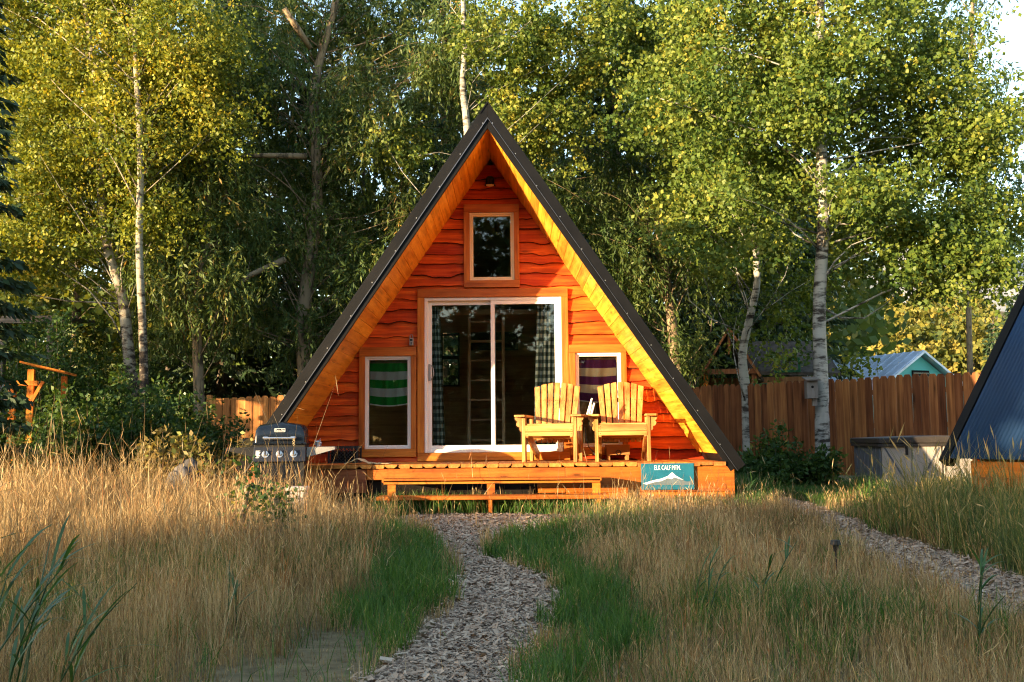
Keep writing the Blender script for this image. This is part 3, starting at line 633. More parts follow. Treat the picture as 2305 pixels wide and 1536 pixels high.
# things by the chairs
pt = at(1322, 936, 12.3)
lan = thing('rolled_papers', 'pale rolled tubes standing on the chair arms between the chairs', 'rolls', (pt[0], pt[1], 1.125))
for dx, h, tilt in ((0, .20, .32), (.028, .13, .22), (.052, .14, .28)):
    b = MB(); b.tube([(dx, 0, 0.0), (dx + h * tilt, .01, h)], .012, 10); b.build('roll', 'white' if dx != .028 else 'grey', lan)
pt = at(1330, 1030, 12.5)
cb = MB(); z0 = ZD; P0 = at(1320, 960, 12.62)
cb.tube([(P0[0] - .02, 12.6, P0[2]), (P0[0] - .01, 12.6, P0[2] - .12), (P0[0] + .02, 12.58, P0[2] - .26), (P0[0] + .07, 12.55, z0 + .12), (P0[0] + .14, 12.5, z0 + .012), (P0[0] + .22, 12.48, z0 + .010)], .006, 6)
o = cb.build('power_cable', 'black'); tag(o, 'thin black cable trailing down between the two chairs', 'cable')
pt = at(1390, 1033, 12.78)
bx = thing('wooden_box', 'small tan box with a ring pull under the right chair', 'box', (pt[0], 12.78, ZD))
b = MB(); b.box((-.15, -.1, .07), (.15, .1, .20)); b.box((-.14, -.09, .003), (-.10, .09, .07)); b.box((.10, -.09, .003), (.14, .09, .07)); b.build('body', 'card', bx, bevel=.004)
b = MB(); b.tube([(.03 * math.cos(a) , -.106, .10 + .03 * math.sin(a)) for a in np.linspace(0, 2 * math.pi, 13)], .005, 6); b.build('ring_pull', 'black', bx)
# milk crate
p0, p1 = at(740, 1031, 12.55), at(804, 993, 12.55); cw, ch = p1[0] - p0[0], .215
cr = thing('milk_crate', 'black plastic milk crate against the cabin wall', 'crate', ((p0[0] + p1[0]) / 2, 12.70, ZD))
b = MB(); b.box((-cw / 2, -.15, .0), (cw / 2, .15, .015)); b.box((-cw / 2, -.15, ch - .03), (cw / 2, -.138, ch)); b.box((-cw / 2, .138, ch - .03), (cw / 2, .15, ch)); b.box((-cw / 2, -.138, ch - .03), (-cw / 2 + .012, .138, ch)); b.box((cw / 2 - .012, -.138, ch - .03), (cw / 2, .138, ch))
for sx in (-1, 1):
    for sy in (-1, 1): b.box((sx * cw / 2 - .012, sy * .15 - .012, 0), (sx * cw / 2 + .012, sy * .15 + .012, ch))
b.build('frame', 'black', cr)
for y in (-.147, .147):
    b = MB()
    for k in range(-6, 9):
        xa = -cw / 2 + k * .045
        for sg in (1, -1):
            pa, pb = (xa, .015), (xa + .17, ch - .03)
            if sg < 0: pa, pb = (-xa, .015), (-xa - .17, ch - .03)
            def clip(a, c):
                (ax, az), (bx_, bz) = a, c; lim = cw / 2 - .004
                t0, t1 = 0., 1.; dx = bx_ - ax
                for bnd, sgn in ((-lim, 1), (lim, -1)):
                    fa, fb = (ax - bnd) * sgn, (bx_ - bnd) * sgn
                    if fa < 0 and fb < 0: return None
                    if fa < 0: t0 = max(t0, fa / (fa - fb))
                    if fb < 0: t1 = min(t1, fa / (fa - fb))
                return ((ax + dx * t0, az + (bz - az) * t0), (ax + dx * t1, az + (bz - az) * t1)) if t1 > t0 else None
            c_ = clip(pa, pb)
            if c_: b.bar((c_[0][0], y, c_[0][1]), (c_[1][0], y, c_[1][1]), .006, .007, (0, 1, 0))
    b.build('lattice_side', 'black', cr)
b = MB(); b.box((-cw / 2 + .02, -.12, .016), (cw / 2 - .02, .12, .15)); b.build('dark_contents', 'dark', cr)
# cloth on deck
U = np.linspace(0, 1, 36); uu, vv = np.meshgrid(U, np.linspace(0, 1, 12)); ca_, cb_ = at(778, 1036, 11.85), at(880, 1036, 11.85)
X = ca_[0] + (cb_[0] - ca_[0]) * uu; Yc = 11.72 + .30 * vv + .03 * np.sin(uu * 6)
Z = ZD + .006 + .055 * np.exp(-((uu - .28) / .16) ** 2) * (1 - .5 * (vv - .5) ** 2) + .012 * np.abs(np.sin(uu * 17 + vv * 5)) * np.exp(-((uu - .4) / .5) ** 2)
pts = np.stack([X, Yc, Z], -1).reshape(-1, 3); base = np.array([ca_[0], 11.85, ZD]); idx = np.arange(36 * 12).reshape(12, 36)
F = np.stack([idx[:-1, :-1], idx[1:, :-1], idx[1:, 1:], idx[:-1, 1:]], -1).reshape(-1, 4)
o = link('crumpled_cloth', mesh_np('crumpled_cloth', pts - base, F, 'cloth', None, True), None, tuple(base)); o.modifiers.new('s', 'SOLIDIFY').thickness = .006
tag(o, 'crumpled beige cloth lying on the left deck edge', 'cloth')

# ---------------------------------------------------------------- grill
gp = at(628, 1022, 11.15)
grl = thing('gas_grill', 'black gas grill with closed domed lid and three knobs beside the deck', 'grill', (gp[0], 11.30, 0), R(6))
b = MB(); b.box((-.26, -.18, .10), (.26, .20, .60)); b.box((-.262, -.19, .14), (-.004, -.181, .58)); b.box((.004, -.19, .14), (.262, -.181, .58)); b.build('cart', 'grill', grl, bevel=.006)
for x in (-.25, .25):
    b = MB(); b.box((x - .02, -.20, .0), (x + .02, -.16, .62)); b.build('cart_leg', 'black', grl, bevel=.004)
    b = MB(); b.tube([(x - .02, .17, .08), (x + .02, .17, .08)], .08, 16); b.build('wheel', 'black', grl)
b = MB(); b.prism([(-.285, .605), (.285, .605), (.278, .80), (-.278, .80)], -.205, .20); b.build('firebox', 'black', grl, bevel=.006)
b = MB(); m4 = Matrix.Translation((0, -.215, .60)) @ Matrix.Rotation(R(-12), 4, 'X'); b.box((-.285, -.025, .0), (.285, .02, .175), m4); pan = b.build('control_panel', 'grillpanel', grl, bevel=.006)
for kx in (-.155, .0, .155):
    def K(v): return tuple(m4 @ Vector(v))
    b = MB(); b.tube([K((kx, -.0265, .085)), K((kx, -.030, .085))], .040, 20); b.tube([K((kx, -.030, .095)), K((kx, -.050, .095))], [.034, .028], 20); kn = b.build('knob', 'chrome', grl, bevel=.002)
    b = MB(); b.box((kx - .007, -.064, .075), (kx + .007, -.049, .128), m4); b.build('grip', 'black', kn)
b = MB()
for k in range(9):
    wv = rng.uniform(.03, .052); b.box((-.262, -.0263, .045 + k * .0095), (-.262 + wv, -.0255, .050 + k * .0095), m4)
b.build('warning_print', 'white', pan)
# lid: swept profile, higher in the middle
nx, na = 25, 13; V = []; 
for i in range(nx):
    u = i / (nx - 1) * 2 - 1; x = .275 * u; rise = .036 * (1 - abs(u)) - .035 * max(0, (abs(u) - .86) / .14) ** 2; 
    for j in range(na):
        a = math.pi * j / (na - 1); e = .62; cy = math.copysign(abs(math.cos(a)) ** e, math.cos(a)); sz = math.sin(a) ** e
        V.append((x * (1 - .02 * sz), -.215 * cy, .80 + (.215 + rise) * sz))
F = []
for i in range(nx - 1):
    for j in range(na - 1): q = i * na + j; F.append((q, q + 1, q + na + 1, q + na))
F += [tuple(range(na)), tuple(range((nx - 1) * na + na - 1, (nx - 1) * na - 1, -1))]
b = MB(); b.add(V, F); lid = b.build('lid', 'grill', grl, smooth=True)
b = MB(); b.box((-.295, -.235, .795), (.295, .22, .818)); b.build('lid_rim', 'grill', grl, bevel=.005)
b = MB(); b.tube([(-.17, -.275, .865), (.17, -.275, .865)], .013, 12); hd = b.build('handle', 'chrome', lid)
for x in (-.15, .15):
    b = MB(); b.bar((x - .03, -.24, .872), (x + .03, -.24, .872), .07, .026, (0, 0, 1)); b.build('handle_bracket', 'chrome', lid, bevel=.008)
lz = .955; yl = -.2195
b = MB(); frame_boxes(b, -.058, .058, lz - .02, lz + .02, .004, yl - .004, yl + .03); b.build('logo_border', 'white', lid)
me = text_mesh('Dyna-Glo', .030, .001); me.materials.clear(); me.materials.append(M['white']); o = link('logo_lettering', me, lid, (0, yl - .004, lz - .001), rot=(math.pi / 2, 0, 0)); o.scale = (.86, 1, 1)
b = MB(); b.box((-.056, yl - .0025, lz - .018), (.056, yl + .03, lz + .018)); b.build('logo_plate', 'grill', lid)
b = MB(); b.box((-.60, -.14, .735), (-.288, .17, .765)); b.add([(-.29, -.15, .76), (-.60, -.15, .765), (-.60, -.15, .735), (-.29, -.15, .66), (-.29, -.141, .76), (-.60, -.141, .765), (-.60, -.141, .735), (-.29, -.141, .66)], [(0, 1, 2, 3), (7, 6, 5, 4), (0, 4, 5, 1), (1, 5, 6, 2), (2, 6, 7, 3), (3, 7, 4, 0)]); b.build('side_shelf', 'black', grl)
b = MB(); b.box((.288, -.14, .735), (.60, .17, .765)); b.add([(.29, -.15, .765), (.60, -.15, .765), (.60, -.15, .735), (.29, -.15, .65), (.29, -.141, .765), (.60, -.141, .765), (.60, -.141, .735), (.29, -.141, .65)], [(3, 2, 1, 0), (4, 5, 6, 7), (1, 5, 4, 0), (2, 6, 5, 1), (3, 7, 6, 2), (0, 4, 7, 3)]); b.build('side_shelf', 'grey', grl)
b = MB(); b.tube([(.16, -.285, .86), (.175, -.29, .83), (.15, -.285, .80), (.165, -.28, .775)], .003, 5); b.tube([(.17, -.285, .86), (.15, -.29, .825), (.175, -.285, .79)], .003, 5); b.build('string', 'cloth', grl)
tp = grl.matrix_basis @ Vector((.40, -.02, .768))
b = MB(); 
for k in range(7):
    a = rng.uniform(0, 6.28, 6); rr = rng.uniform(.02, .045); b.tube([(rr * math.cos(q), rr * math.sin(q) * .7, .012 + .075 * i / 5 * rng.uniform(.6, 1)) for i, q in enumerate(a)], .0035, 5)
b.tube([(0, 0, 0), (0, 0, .05)], [.025, .03], 10)
o = b.build('wire_brush', 'chrome', None, tuple(tp)); tag(o, 'tangled silver wire scrubber on the right shelf of the grill', 'scrubber')
# pale block in the grass
pb = gr(717, 1160); bl = thing('concrete_block', 'pale stepped concrete block half hidden in dry grass', 'block', (pb[0], 10.15, 0))
b = MB(); b.box((-.16, -.12, 0), (.16, .12, .14)); b.build('base', 'concrete', bl, bevel=.012)
b = MB(); b.box((-.09, -.08, .14), (.09, .08, .33)); b.box((-.11, -.1, .33), (.11, .1, .375)); b.build('pedestal', 'concrete', bl, bevel=.012)

def rock(label, loc, r, seed, group=None):
    rg = np.random.default_rng(seed); bm = bmesh.new(); bmesh.ops.create_icosphere(bm, subdivisions=3, radius=1)
    ph = rg.uniform(0, 6, (5, 3)); 
    for v in bm.verts:
        q = v.co.copy(); d = 1 + .13 * sum(math.sin(2.3 * q.dot(Vector(p)) * .6 + i) for i, p in enumerate(ph)) / 2
        v.co = Vector((q.x * r[0], q.y * r[1], q.z * r[2])) * d
    me = bpy.data.meshes.new('boulder'); bm.to_mesh(me); bm.free(); me.materials.append(M['rock']); me.polygons.foreach_set('use_smooth', [True] * len(me.polygons))
    tag(link('boulder', me, None, loc), label, 'rock', group)
q = at(420, 1046, 12.6); rock('grey boulder in the grass left of the grill', (q[0], 12.6, .25), (.22, .2, .33), 1)
q = gr(1818, 1100); rock('small grey boulder at the foot of the right fence', (q[0], 15.8, .08), (.15, .13, .16), 2)

# ---------------------------------------------------------------- path light
q = at(1881, 1228, 5.8)
pl = thing('path_light', 'small black solar path light on a stake in the right grass', 'path light', (q[0], 5.8, 0)); hz = q[2]
b = MB(); b.tube([(0, 0, 0), (0, 0, hz - .02)], .005, 8); b.build('stake', 'black', pl)
b = MB(); b.tube([(0, 0, hz - .035), (0, 0, hz), (0, 0, hz + .006), (0, 0, hz + .03)], [.013, .018, .032, .028], 14); b.build('head', 'black', pl)

# ---------------------------------------------------------------- fences
def fence(name, label, pts, top, bw, mat='fence'):
    (x0, y0), (x1, y1) = pts; L = math.hypot(x1 - x0, y1 - y0); az = math.atan2(y1 - y0, x1 - x0)
    t = thing(name, label, 'fence', (x0, y0, 0), az); n = int(L / bw)
    variants = []
    for k in range(5):
        w2 = (bw - [.004, .006, .005, .010, .004][k]) / 2; b = MB(); b.prism([(-w2, .05), (w2, .05), (w2, 1 - .03), (w2 - .03, 1), (-w2 + .03, 1), (-w2, 1 - .03)], -.009, .009); o = b.build('fence_board', mat, t); variants.append(o.data); bpy.data.objects.remove(o)
    for k in range(n):
        o = link('fence_board', variants[rng.integers(5)], t); o.location = ((k + .5) * bw, rng.normal(0, .003), 0); o.scale = (1, 1, 1)
        o.rotation_euler = (0, rng.normal(0, .004), 0); hgt = top(k / n) + rng.normal(0, .006)
        o.scale = (1, 1, hgt)
    for z in (.35, 1.0, 1.6):
        b = MB(); b.box((0, .012, z - .045), (L, .05, z + .045)); b.build('rail', mat, t)
    for k in range(int(L / 2.4) + 1):
        b = MB(); b.box((k * 2.4 - .045, .051, 0), (k * 2.4 + .045, .14, 1.72)); b.build('post', mat, t)
    return t
fa = gr(1545, 872, 1.88); fm = gr(1880, 849, 1.88); fb = gr(2236, 834, 1.88)
fdir = (fb - fa)[:2]; fdir /= np.linalg.norm(fdir); fe = fb[:2] + fdir * 5; fs = fa[:2] - fdir * 2.0
fence('wooden_fence', 'brown cedar board fence behind the hot tub', (tuple(fs), tuple(fe)), lambda u: 1.88 + .012 * math.sin(u * 40), .148)
la, lb_ = at(535, 896, 18.9), at(660, 885, 18.9)
fence('wooden_fence', 'sunlit board fence at the back left of the cabin', ((la[0] - .6, 19.0), (lb_[0] + 2.5, 18.8)), lambda u: la[2] + (lb_[2] - la[2]) * min(1, u * 1.6), .148, 'fence_sunlit')

# ---------------------------------------------------------------- hot tub
tc_ = at(1985, 1060, 14.5); tub = thing('hot_tub', 'grey hot tub with black cover beside the fence', 'hot tub', (tc_[0], 14.5, 0), R(-3))
tw_, td_, thh = 1.75, 1.35, .70
b = MB(); b.box((.02, .02, .03), (tw_ - .02, td_ - .02, thh)); b.build('shell', 'tubside', tub)
for k in range(4):
    b = MB(); x0_ = .0 + k * tw_ / 4; m = .012; b.prism([(x0_ + m, .03), (x0_ + tw_ / 4 - m, .03), (x0_ + tw_ / 4 - m, thh - .02), (x0_ + m, thh - .02)], -.012, .019); b.build('cabinet_panel', 'tubside', tub, bevel=.008)
    b = MB(); sgn = 1 if k % 2 else -1; xc = x0_ + tw_ / 8; b.bar((xc - sgn * .17, -.016, .06), (xc + sgn * .17, -.016, thh - .05), .022, .008, (0, 1, 0)); b.build('panel_groove', 'tubrib', tub)
for k in range(7):
    b = MB(); y0_ = .02 + k * (td_ - .04) / 7; b.box((-.012, y0_ + .012, .03), (.019, y0_ + (td_ - .04) / 7 - .012, thh - .02)); b.build('rib_panel', 'tubrib', tub, bevel=.008)
b = MB(); b.prism([(-.05, thh + .005), (tw_ + .05, thh + .005), (tw_ + .05, thh + .09), (tw_ / 2, thh + .12), (-.05, thh + .09)], -.05, td_ + .05); b.build('cover', 'tubcover', tub, bevel=.015)
b = MB(); b.box((-.045, -.045, thh - .035), (tw_ + .045, -.03, thh + .004)); b.box((-.045, -.029, thh - .035), (-.03, td_, thh + .004)); b.build('cover_skirt', 'tubcover', tub)
for x in (.35, 1.3):
    b = MB(); b.box((x - .02, -.058, thh - .16), (x + .02, -.0505, thh + .06)); b.build('strap', 'black', tub)

# ---------------------------------------------------------------- second A-frame at right
p0 = at(2122, 1031, 11.0); phi = R(70); ux = np.array([math.sin(phi), math.cos(phi)]); ex = np.array([math.cos(phi), -math.sin(phi)])
# local frame: x along the eave towards the camera, y up-slope (horizontal), z up
az = math.atan2(ex[1], ex[0])
cab2 = thing('cabin', 'second A-frame cabin with dark blue corrugated roof at the right edge', 'cabin', (p0[0], p0[1], 0), az)
E0 = p0[2]; LEN = 6.0; RUN = 2.45; hgt2 = RUN * 1.45; D2 = Vector((0, 1, 1.45)).normalized(); N2 = Vector((0, -1.45, 1)).normalized()
npch = 460; xs = np.linspace(0, LEN, npch); wv = .009 * np.sin(xs * 2 * math.pi / .052)
V = []; 
for s in (0.0, 1.0):
    for x, w in zip(xs, wv): q = Vector((x, RUN * s, E0 + hgt2 * s)) + N2 * float(w); V.append(tuple(q))
F = [(i, i + 1, npch + i + 1, npch + i) for i in range(npch - 1)]
b = MB(); b.add(V, F); o = b.build('roof_slope', 'bluemetal', cab2, smooth=True); o.modifiers.new('s', 'SOLIDIFY').thickness = .006; rf2 = o
V2 = [(x, 2 * RUN - y, z) for x, y, z in V]; b = MB(); b.add(V2, F); o = b.build('roof_slope', 'bluemetal', cab2, smooth=True); o.modifiers.new('s', 'SOLIDIFY').thickness = .006
b = MB(); b.add([tuple(Vector((xx, RUN * s, E0 + hgt2 * s)) + N2 * nn) for nn in (-.10, .022) for xx, s in ((-.02, -0.01), (.10, -0.01), (.10, 1.0), (-.02, 1.0))], [(0, 3, 2, 1), (4, 5, 6, 7), (0, 1, 5, 4), (1, 2, 6, 5), (2, 3, 7, 6), (3, 0, 4, 7)]); b.build('edge_trim', 'blackmetal', rf2)
b = MB(); b.box((-.02, RUN - .15, E0 + hgt2 - .14), (LEN + .02, RUN + .15, E0 + hgt2 + .03)); b.build('ridge_cap', 'blackmetal', cab2)
for xg in (.35, LEN - .35):
    b = MB(); b.prism([(.12, .0), (2 * RUN - .12, .0), (2 * RUN - .12, E0 + .05), (RUN, E0 + hgt2 - .22), (.12, E0 + .05)], xg - .05, xg + .05, 'x'); b.build('gable_wall', 'siding', cab2)
for k in range(3):
    b = MB(); b.box((.30, .10 - .004 * k, .03 + k * .175), (LEN - .3, .14, .03 + k * .175 + .17)); b.build('base_board', 'rim', cab2, bevel=.004)

# ---------------------------------------------------------------- neighbour house, playhouse
HY = 31.0; ap = at(2082, 789, HY); hb = thing('house', 'turquoise house with pale metal roof beyond the fence', 'house', (ap[0], HY, 0), R(24))
az_ = ap[2]; hs, sl = 3.4, .62
def gable(x): return az_ - abs(x) * sl
b = MB(); b.prism([(-hs + .3, 0), (hs - .3, 0), (hs - .3, gable(hs - .3) - .12), (0, az_ - .12), (-hs + .3, gable(hs - .3) - .12)], .25, 9.0); b.build('wall', 'bluesiding', hb)
for s in (-1, 1):
    b = MB(); p = [(0, az_), (s * hs, gable(hs)), (s * hs, gable(hs) - .08), (0, az_ - .08)]; b.prism(p if s < 0 else p[::-1], 0, 9.3); rf = b.build('roof_slope', 'paleroof', hb)
    for k in range(23):
        y = .05 + k * .40; p = [(0, az_ + .025), (s * hs, gable(hs) + .025), (s * hs, gable(hs) - .01), (0, az_ - .01)]; b = MB(); b.prism(p if s < 0 else p[::-1], y, y + .05); b.build('roof_rib', 'paleroof', rf)
b = MB(); b.box((-.35, .20, az_ - 1.15), (.35, .248, az_ - .62)); wv_ = b.build('vent', 'dark', hb)
for k in range(5):
    b = MB(); b.box((-.35, .17, az_ - 1.14 + k * .1), (.35, .21, az_ - 1.09 + k * .1)); b.build('vent_slat', 'tvscreen', wv_)
# lower wing to the left
wg = at(1905, 797, HY + 1); b = MB()
wl = Matrix.Rotation(0, 4, 'Z')
pw = [(-hs - 6.5, az_ - .35), (-hs + 1.0, az_ - .35)]
b.add([(-10.5, 4.6, az_ - .30), (-1.2, 4.6, az_ - .30), (-2.9, 1.2, az_ - 2.2), (-10.5, 1.2, az_ - 2.2), (-10.5, 4.6, az_ - .38), (-1.2, 4.6, az_ - .38), (-2.9, 1.2, az_ - 2.28), (-10.5, 1.2, az_ - 2.28)], [(0, 3, 2, 1), (4, 5, 6, 7), (0, 1, 5, 4), (1, 2, 6, 5), (2, 3, 7, 6), (3, 0, 4, 7)])
wing = b.build('wing_roof', 'paleroof', hb)
for k in range(19):
    x = -10.4 + k * .4; b = MB(); b.bar((x, 1.2, az_ - 2.19), (min(x, -1.4), 4.6, az_ - .29), .05, .04); b.build('roof_rib', 'paleroof', wing)
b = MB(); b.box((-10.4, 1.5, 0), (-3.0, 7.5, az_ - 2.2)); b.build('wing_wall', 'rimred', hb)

PY = 21.6; pa = at(1640, 742, PY); ph_ = thing('playhouse', 'wooden playhouse with shingle roof and green door beyond the fence', 'playhouse', (pa[0], PY, 0), R(-8))
az_ = pa[2]; ez = az_ - .95; hw_ = .52
for s in (-1, 1):
    b = MB(); b.bar((0, -.06, az_ + .02), (s * (hw_ + .12), -.06, ez + .02 - .12), .05, .10, (0, 1, 0)); b.build('barge_board', 'playwood', ph_)
    b = MB(); p = [(0, az_), (s * .72, az_ - 1.1), (s * .72, az_ - 1.16), (0, az_ - .06)]; b.prism(p if s < 0 else p[::-1], 0, 2.4); b.build('roof_slope', 'shingle', ph_)
    for y in (.05, 2.2):
        b = MB(); b.box((s * hw_ - .05, y, 0), (s * hw_ + .05, y + .1, ez + .05)); b.build('post', 'arbor' if s < 0 and y < 1 else 'playwood', ph_)  # front left post gets brighter wood, its sunlit look painted in
b = MB(); b.box((-.03, -.02, az_ - .55), (.03, .02, az_ - .05)); b.build('king_post', 'playwood', ph_)
b = MB(); b.box((-.6, -.03, ez - .03), (.6, .05, ez + .08)); b.build('header', 'playwood', ph_)
# wing to the right with shingle roof and green panel
b = MB(); b.add([(.45, .0, ez + .02), (2.35, .0, ez - .05), (2.1, 1.2, ez + .75), (.2, 1.2, ez + .8), (.45, .0, ez - .05), (2.35, .0, ez - .12), (2.1, 1.2, ez + .68), (.2, 1.2, ez + .73)], [(0, 1, 2, 3), (7, 6, 5, 4), (0, 4, 5, 1), (1, 5, 6, 2), (2, 6, 7, 3), (3, 7, 4, 0)]); b.build('wing_roof', 'shingle', ph_)
b = MB(); b.box((-.6, .02, ez - 1.0), (2.2, .10, ez - .88)); b.build('top_rail', 'weathered', ph_)
for k in range(19):
    if 6 <= k <= 8: continue
    x = -.55 + k * .15; b = MB(); b.box((x - .045, .11, ez - 1.75), (x + .045, .135, ez - 1.0)); b.build('baluster', 'weatheredz', ph_)
b = MB(); frame_boxes(b, .42, .80, ez - 1.5, ez - .25, .07, -.04, -.005); b.box((.585, -.035, ez - 1.43), (.635, -.01, ez - .32)); b.box((.49, -.035, ez - .9), (.73, -.01, ez - .84)); b.build('door', 'greenpaint', ph_)
b = MB(); frame_boxes(b, .95, 1.5, ez - .02, ez + .30, .05, -.03, .0); b.build('window', 'greenpaint', ph_)
b = MB(); b.box((-.5, 2.0, .6), (2.2, 2.08, ez)); b.build('back_panel', 'playwood', ph_)
b = MB(); b.tube([(.02 + .17 * math.cos(a), .5, ez - 1.0 + .34 * math.sin(a)) for a in np.linspace(.1, 2.6, 12)], .03, 8); b.build('slide_arch', 'yellow', ph_)

# arbor and shed at left
AY = 16.4; aa = at(70, 860, AY); ar = thing('garden_arbor', 'orange stained wooden arbor among the left shrubs', 'arbor', (aa[0], AY, 0), R(12))
b = MB(); b.box((-.05, -.05, 0), (.05, .05, 2.05)); b.build('post', 'arbor', ar)
b = MB(); b.box((-.42, .3, 0), (-.32, .4, 1.75)); b.build('post', 'arbor', ar)
b = MB(); b.box((.42, .2, 0), (.50, .3, 1.95)); b.build('post', 'arbor', ar)
b = MB(); b.bar((.0, -.06, 1.45), (.2, -.06, 1.85), .05, .06, (0, 1, 0)); b.build('brace', 'arbor', ar)
b = MB(); b.box((-.40, -.09, 1.78), (.12, -.02, 1.86)); b.build('cross_beam', 'arbor', ar)
for k in range(9):
    y = -.25 + k * .11; b = MB(); b.bar((-.12, y, 2.16), (.55, y + .1, 2.0), .095, .03, (0, 0, 1)); b.build('roof_slat', 'arbor', ar)
SY = 19.0; sa, sb = at(0, 716, SY), at(128, 716, SY)
sh = thing('shed', 'weathered shed roof showing above the left shrubs', 'shed', ((sa[0] + sb[0]) / 2, SY, 0)); hw_ = (sb[0] - sa[0]) / 2; zt = sa[2]
b = MB(); b.box((-hw_ - 1.5, -.06, zt - .11), (hw_, 0.0, zt + .03)); b.build('roof_fascia', 'weathered', sh)
b = MB(); b.add([(-hw_ - 1.5, .002, zt + .03), (hw_, .002, zt + .03), (hw_ - .2, 2.2, zt + .20), (-hw_ - 1.5, 2.2, zt + .20), (-hw_ - 1.5, .002, zt - .03), (hw_, .002, zt - .03), (hw_ - .2, 2.2, zt + .14), (-hw_ - 1.5, 2.2, zt + .14)], [(0, 1, 2, 3), (7, 6, 5, 4), (0, 4, 5, 1), (1, 5, 6, 2), (2, 6, 7, 3), (3, 7, 4, 0)]); b.build('roof', 'shingle', sh)
for x in (-hw_, hw_ - .15):
    b = MB(); b.box((x - .06, .05, 0), (x + .06, .17, zt - .05)); b.build('post', 'weatheredz', sh)

# firewood
fw = at(570, 1000, 15.5); k = 0
for row in range(5):
    for c in range(6 - row % 2):
        x = fw[0] - .22 + c * .175 + (row % 2) * .085 + rng.normal(0, .012); z = .16 + row * .155; r_ = rng.uniform(.07, .098)
        if row == 4 and c in (0, 3, 5): continue
        b = MB(); n = 12; an = [2 * math.pi * i / n for i in range(n)]; rr = [r_ * rng.uniform(.86, 1.06) for _ in an]
        ring = [(rr[i] * math.cos(a), rr[i] * math.sin(a)) for i, a in enumerate(an)]
        vs = [(p[0], 0, p[1]) for p in ring] + [(p[0] * 1.02, .42, p[1] * 1.02) for p in ring]
        b.add(vs, [(i, (i + 1) % n, (i + 1) % n + n, i + n) for i in range(n)], 0); b.add([vs[i] for i in range(n)], [tuple(range(n))], 1); b.add([vs[n + i] for i in range(n)], [tuple(range(n - 1, -1, -1))], 1)
        o = b.build('firewood_log', ['logbark', 'logend'], None, (x, 15.4 + rng.normal(0, .03), z), rot=(0, 0, R(rng.uniform(8, 26))))
        tag(o, 'cut log in the firewood stack behind the grill', 'log', 'firewood logs')
#PART4
# ---------------------------------------------------------------- far hill
V = []; n = 40
for j in range(8):
    for i in range(n):
        u = i / (n - 1); x = 250 + 700 * u; hgt = (130 + 90 * math.sin(u * 2.6 + .3) + 12 * math.sin(u * 23) + 6 * math.sin(u * 51)) 
        V.append((x + 12 * math.sin(j * 2 + i), 800 + j * 45, hgt * (j / 7) ** .8 - 2))
F = [(j * n + i, j * n + i + 1, (j + 1) * n + i + 1, (j + 1) * n + i) for j in range(7) for i in range(n - 1)]
b = MB(); b.add(V, F); tag(b.build('mountain', 'mountain', smooth=True), 'grey far mountain ridge at the right', None, None, 'structure')

# ---------------------------------------------------------------- trees
def unit(v): return v / (np.linalg.norm(v, axis=1, keepdims=True) + 1e-9)
def kites(C, D, L, W, S=None, mid=.45):
    n = len(C); D = unit(D)
    if S is None: S = unit(np.cross(D, rng.normal(size=(n, 3))))
    A = C + D * (L * mid)[:, None]; B = S * (W * .5)[:, None]
    return np.stack([C, A + B, C + D * L[:, None], A - B], 1).reshape(-1, 3)
def leaf_obj(name, V, att, mat, parent, loc):
    me = mesh_np(name, V - np.asarray(loc), np.arange(len(V)).reshape(-1, 4), mat, {'v': np.repeat(np.clip(att, 0, 1), 4)})
    return link(name, me, parent)
def clump_pts(blobs, per):
    out = []
    for (c, r) in blobs:
        k = max(1, int(per)); d = unit(rng.normal(size=(k, 3))); rad = rng.uniform(.25, 1, k) ** .5
        out.append(np.asarray(c) + d * rad[:, None] * np.asarray(r))
    return np.concatenate(out)
def aspen_leaves(cl, nper, R_, size, bias=0.0):
    n = len(cl); idx = np.repeat(np.arange(n), nper); m = len(idx)
    nsub = max(1, nper // 11); sub_ = cl[np.repeat(np.arange(n), nsub)] + rng.normal(size=(n * nsub, 3)) * np.array([R_, R_, R_ * .75]); sc_ = rng.normal(0, .13, n * nsub)
    si = idx * nsub + rng.integers(0, nsub, m); C = sub_[si] + rng.normal(size=(m, 3)) * np.array([1, 1, .8]) * max(.05, R_ * .28)
    D = rng.normal(size=(m, 3)) + np.array([0, 0, -.7]); L = size * rng.uniform(.5, 1.3, m)
    att = rng.normal(.42, .17, n)[idx] + sc_[si] + rng.normal(0, .09, m) + bias
    return kites(C, D, L, L * rng.uniform(.8, 1.0, m), mid=.5), att
def willow_leaves(cl, nstr, nl, R_, size, bias=0.0, length=.8):
    n = len(cl); idx = np.repeat(np.arange(n), nstr); m = len(idx)
    st = cl[idx] + rng.normal(size=(m, 3)) * R_; out = unit(rng.normal(size=(m, 3)) * np.array([1, 1, .4])) ; ln = rng.uniform(.4, 1.1, m) * length
    t = np.linspace(.05, 1, nl)[None, :, None]; ln_ = ln[:, None, None]
    P = st[:, None, :] + out[:, None, :] * ln_ * (t * .75 - .25 * t * t) + np.array([0, 0, -1.0]) * ln_ * (.15 * t + .6 * t * t)
    Dd = out[:, None, :] * (.8 - .6 * t) + np.array([0, 0, -1.0]) * (.25 + 1.1 * t); Dd = Dd + rng.normal(size=P.shape) * .55
    P = P.reshape(-1, 3) + rng.normal(size=(m * nl, 3)) * .012; Dd = Dd.reshape(-1, 3); k = m * nl
    L = size * rng.uniform(.7, 1.25, k); att = np.repeat(rng.normal(.42, .17, n)[idx], nl) + rng.normal(0, .17, k) + bias
    return kites(P, Dd, L, L * rng.uniform(.22, .32, k), mid=.4), att
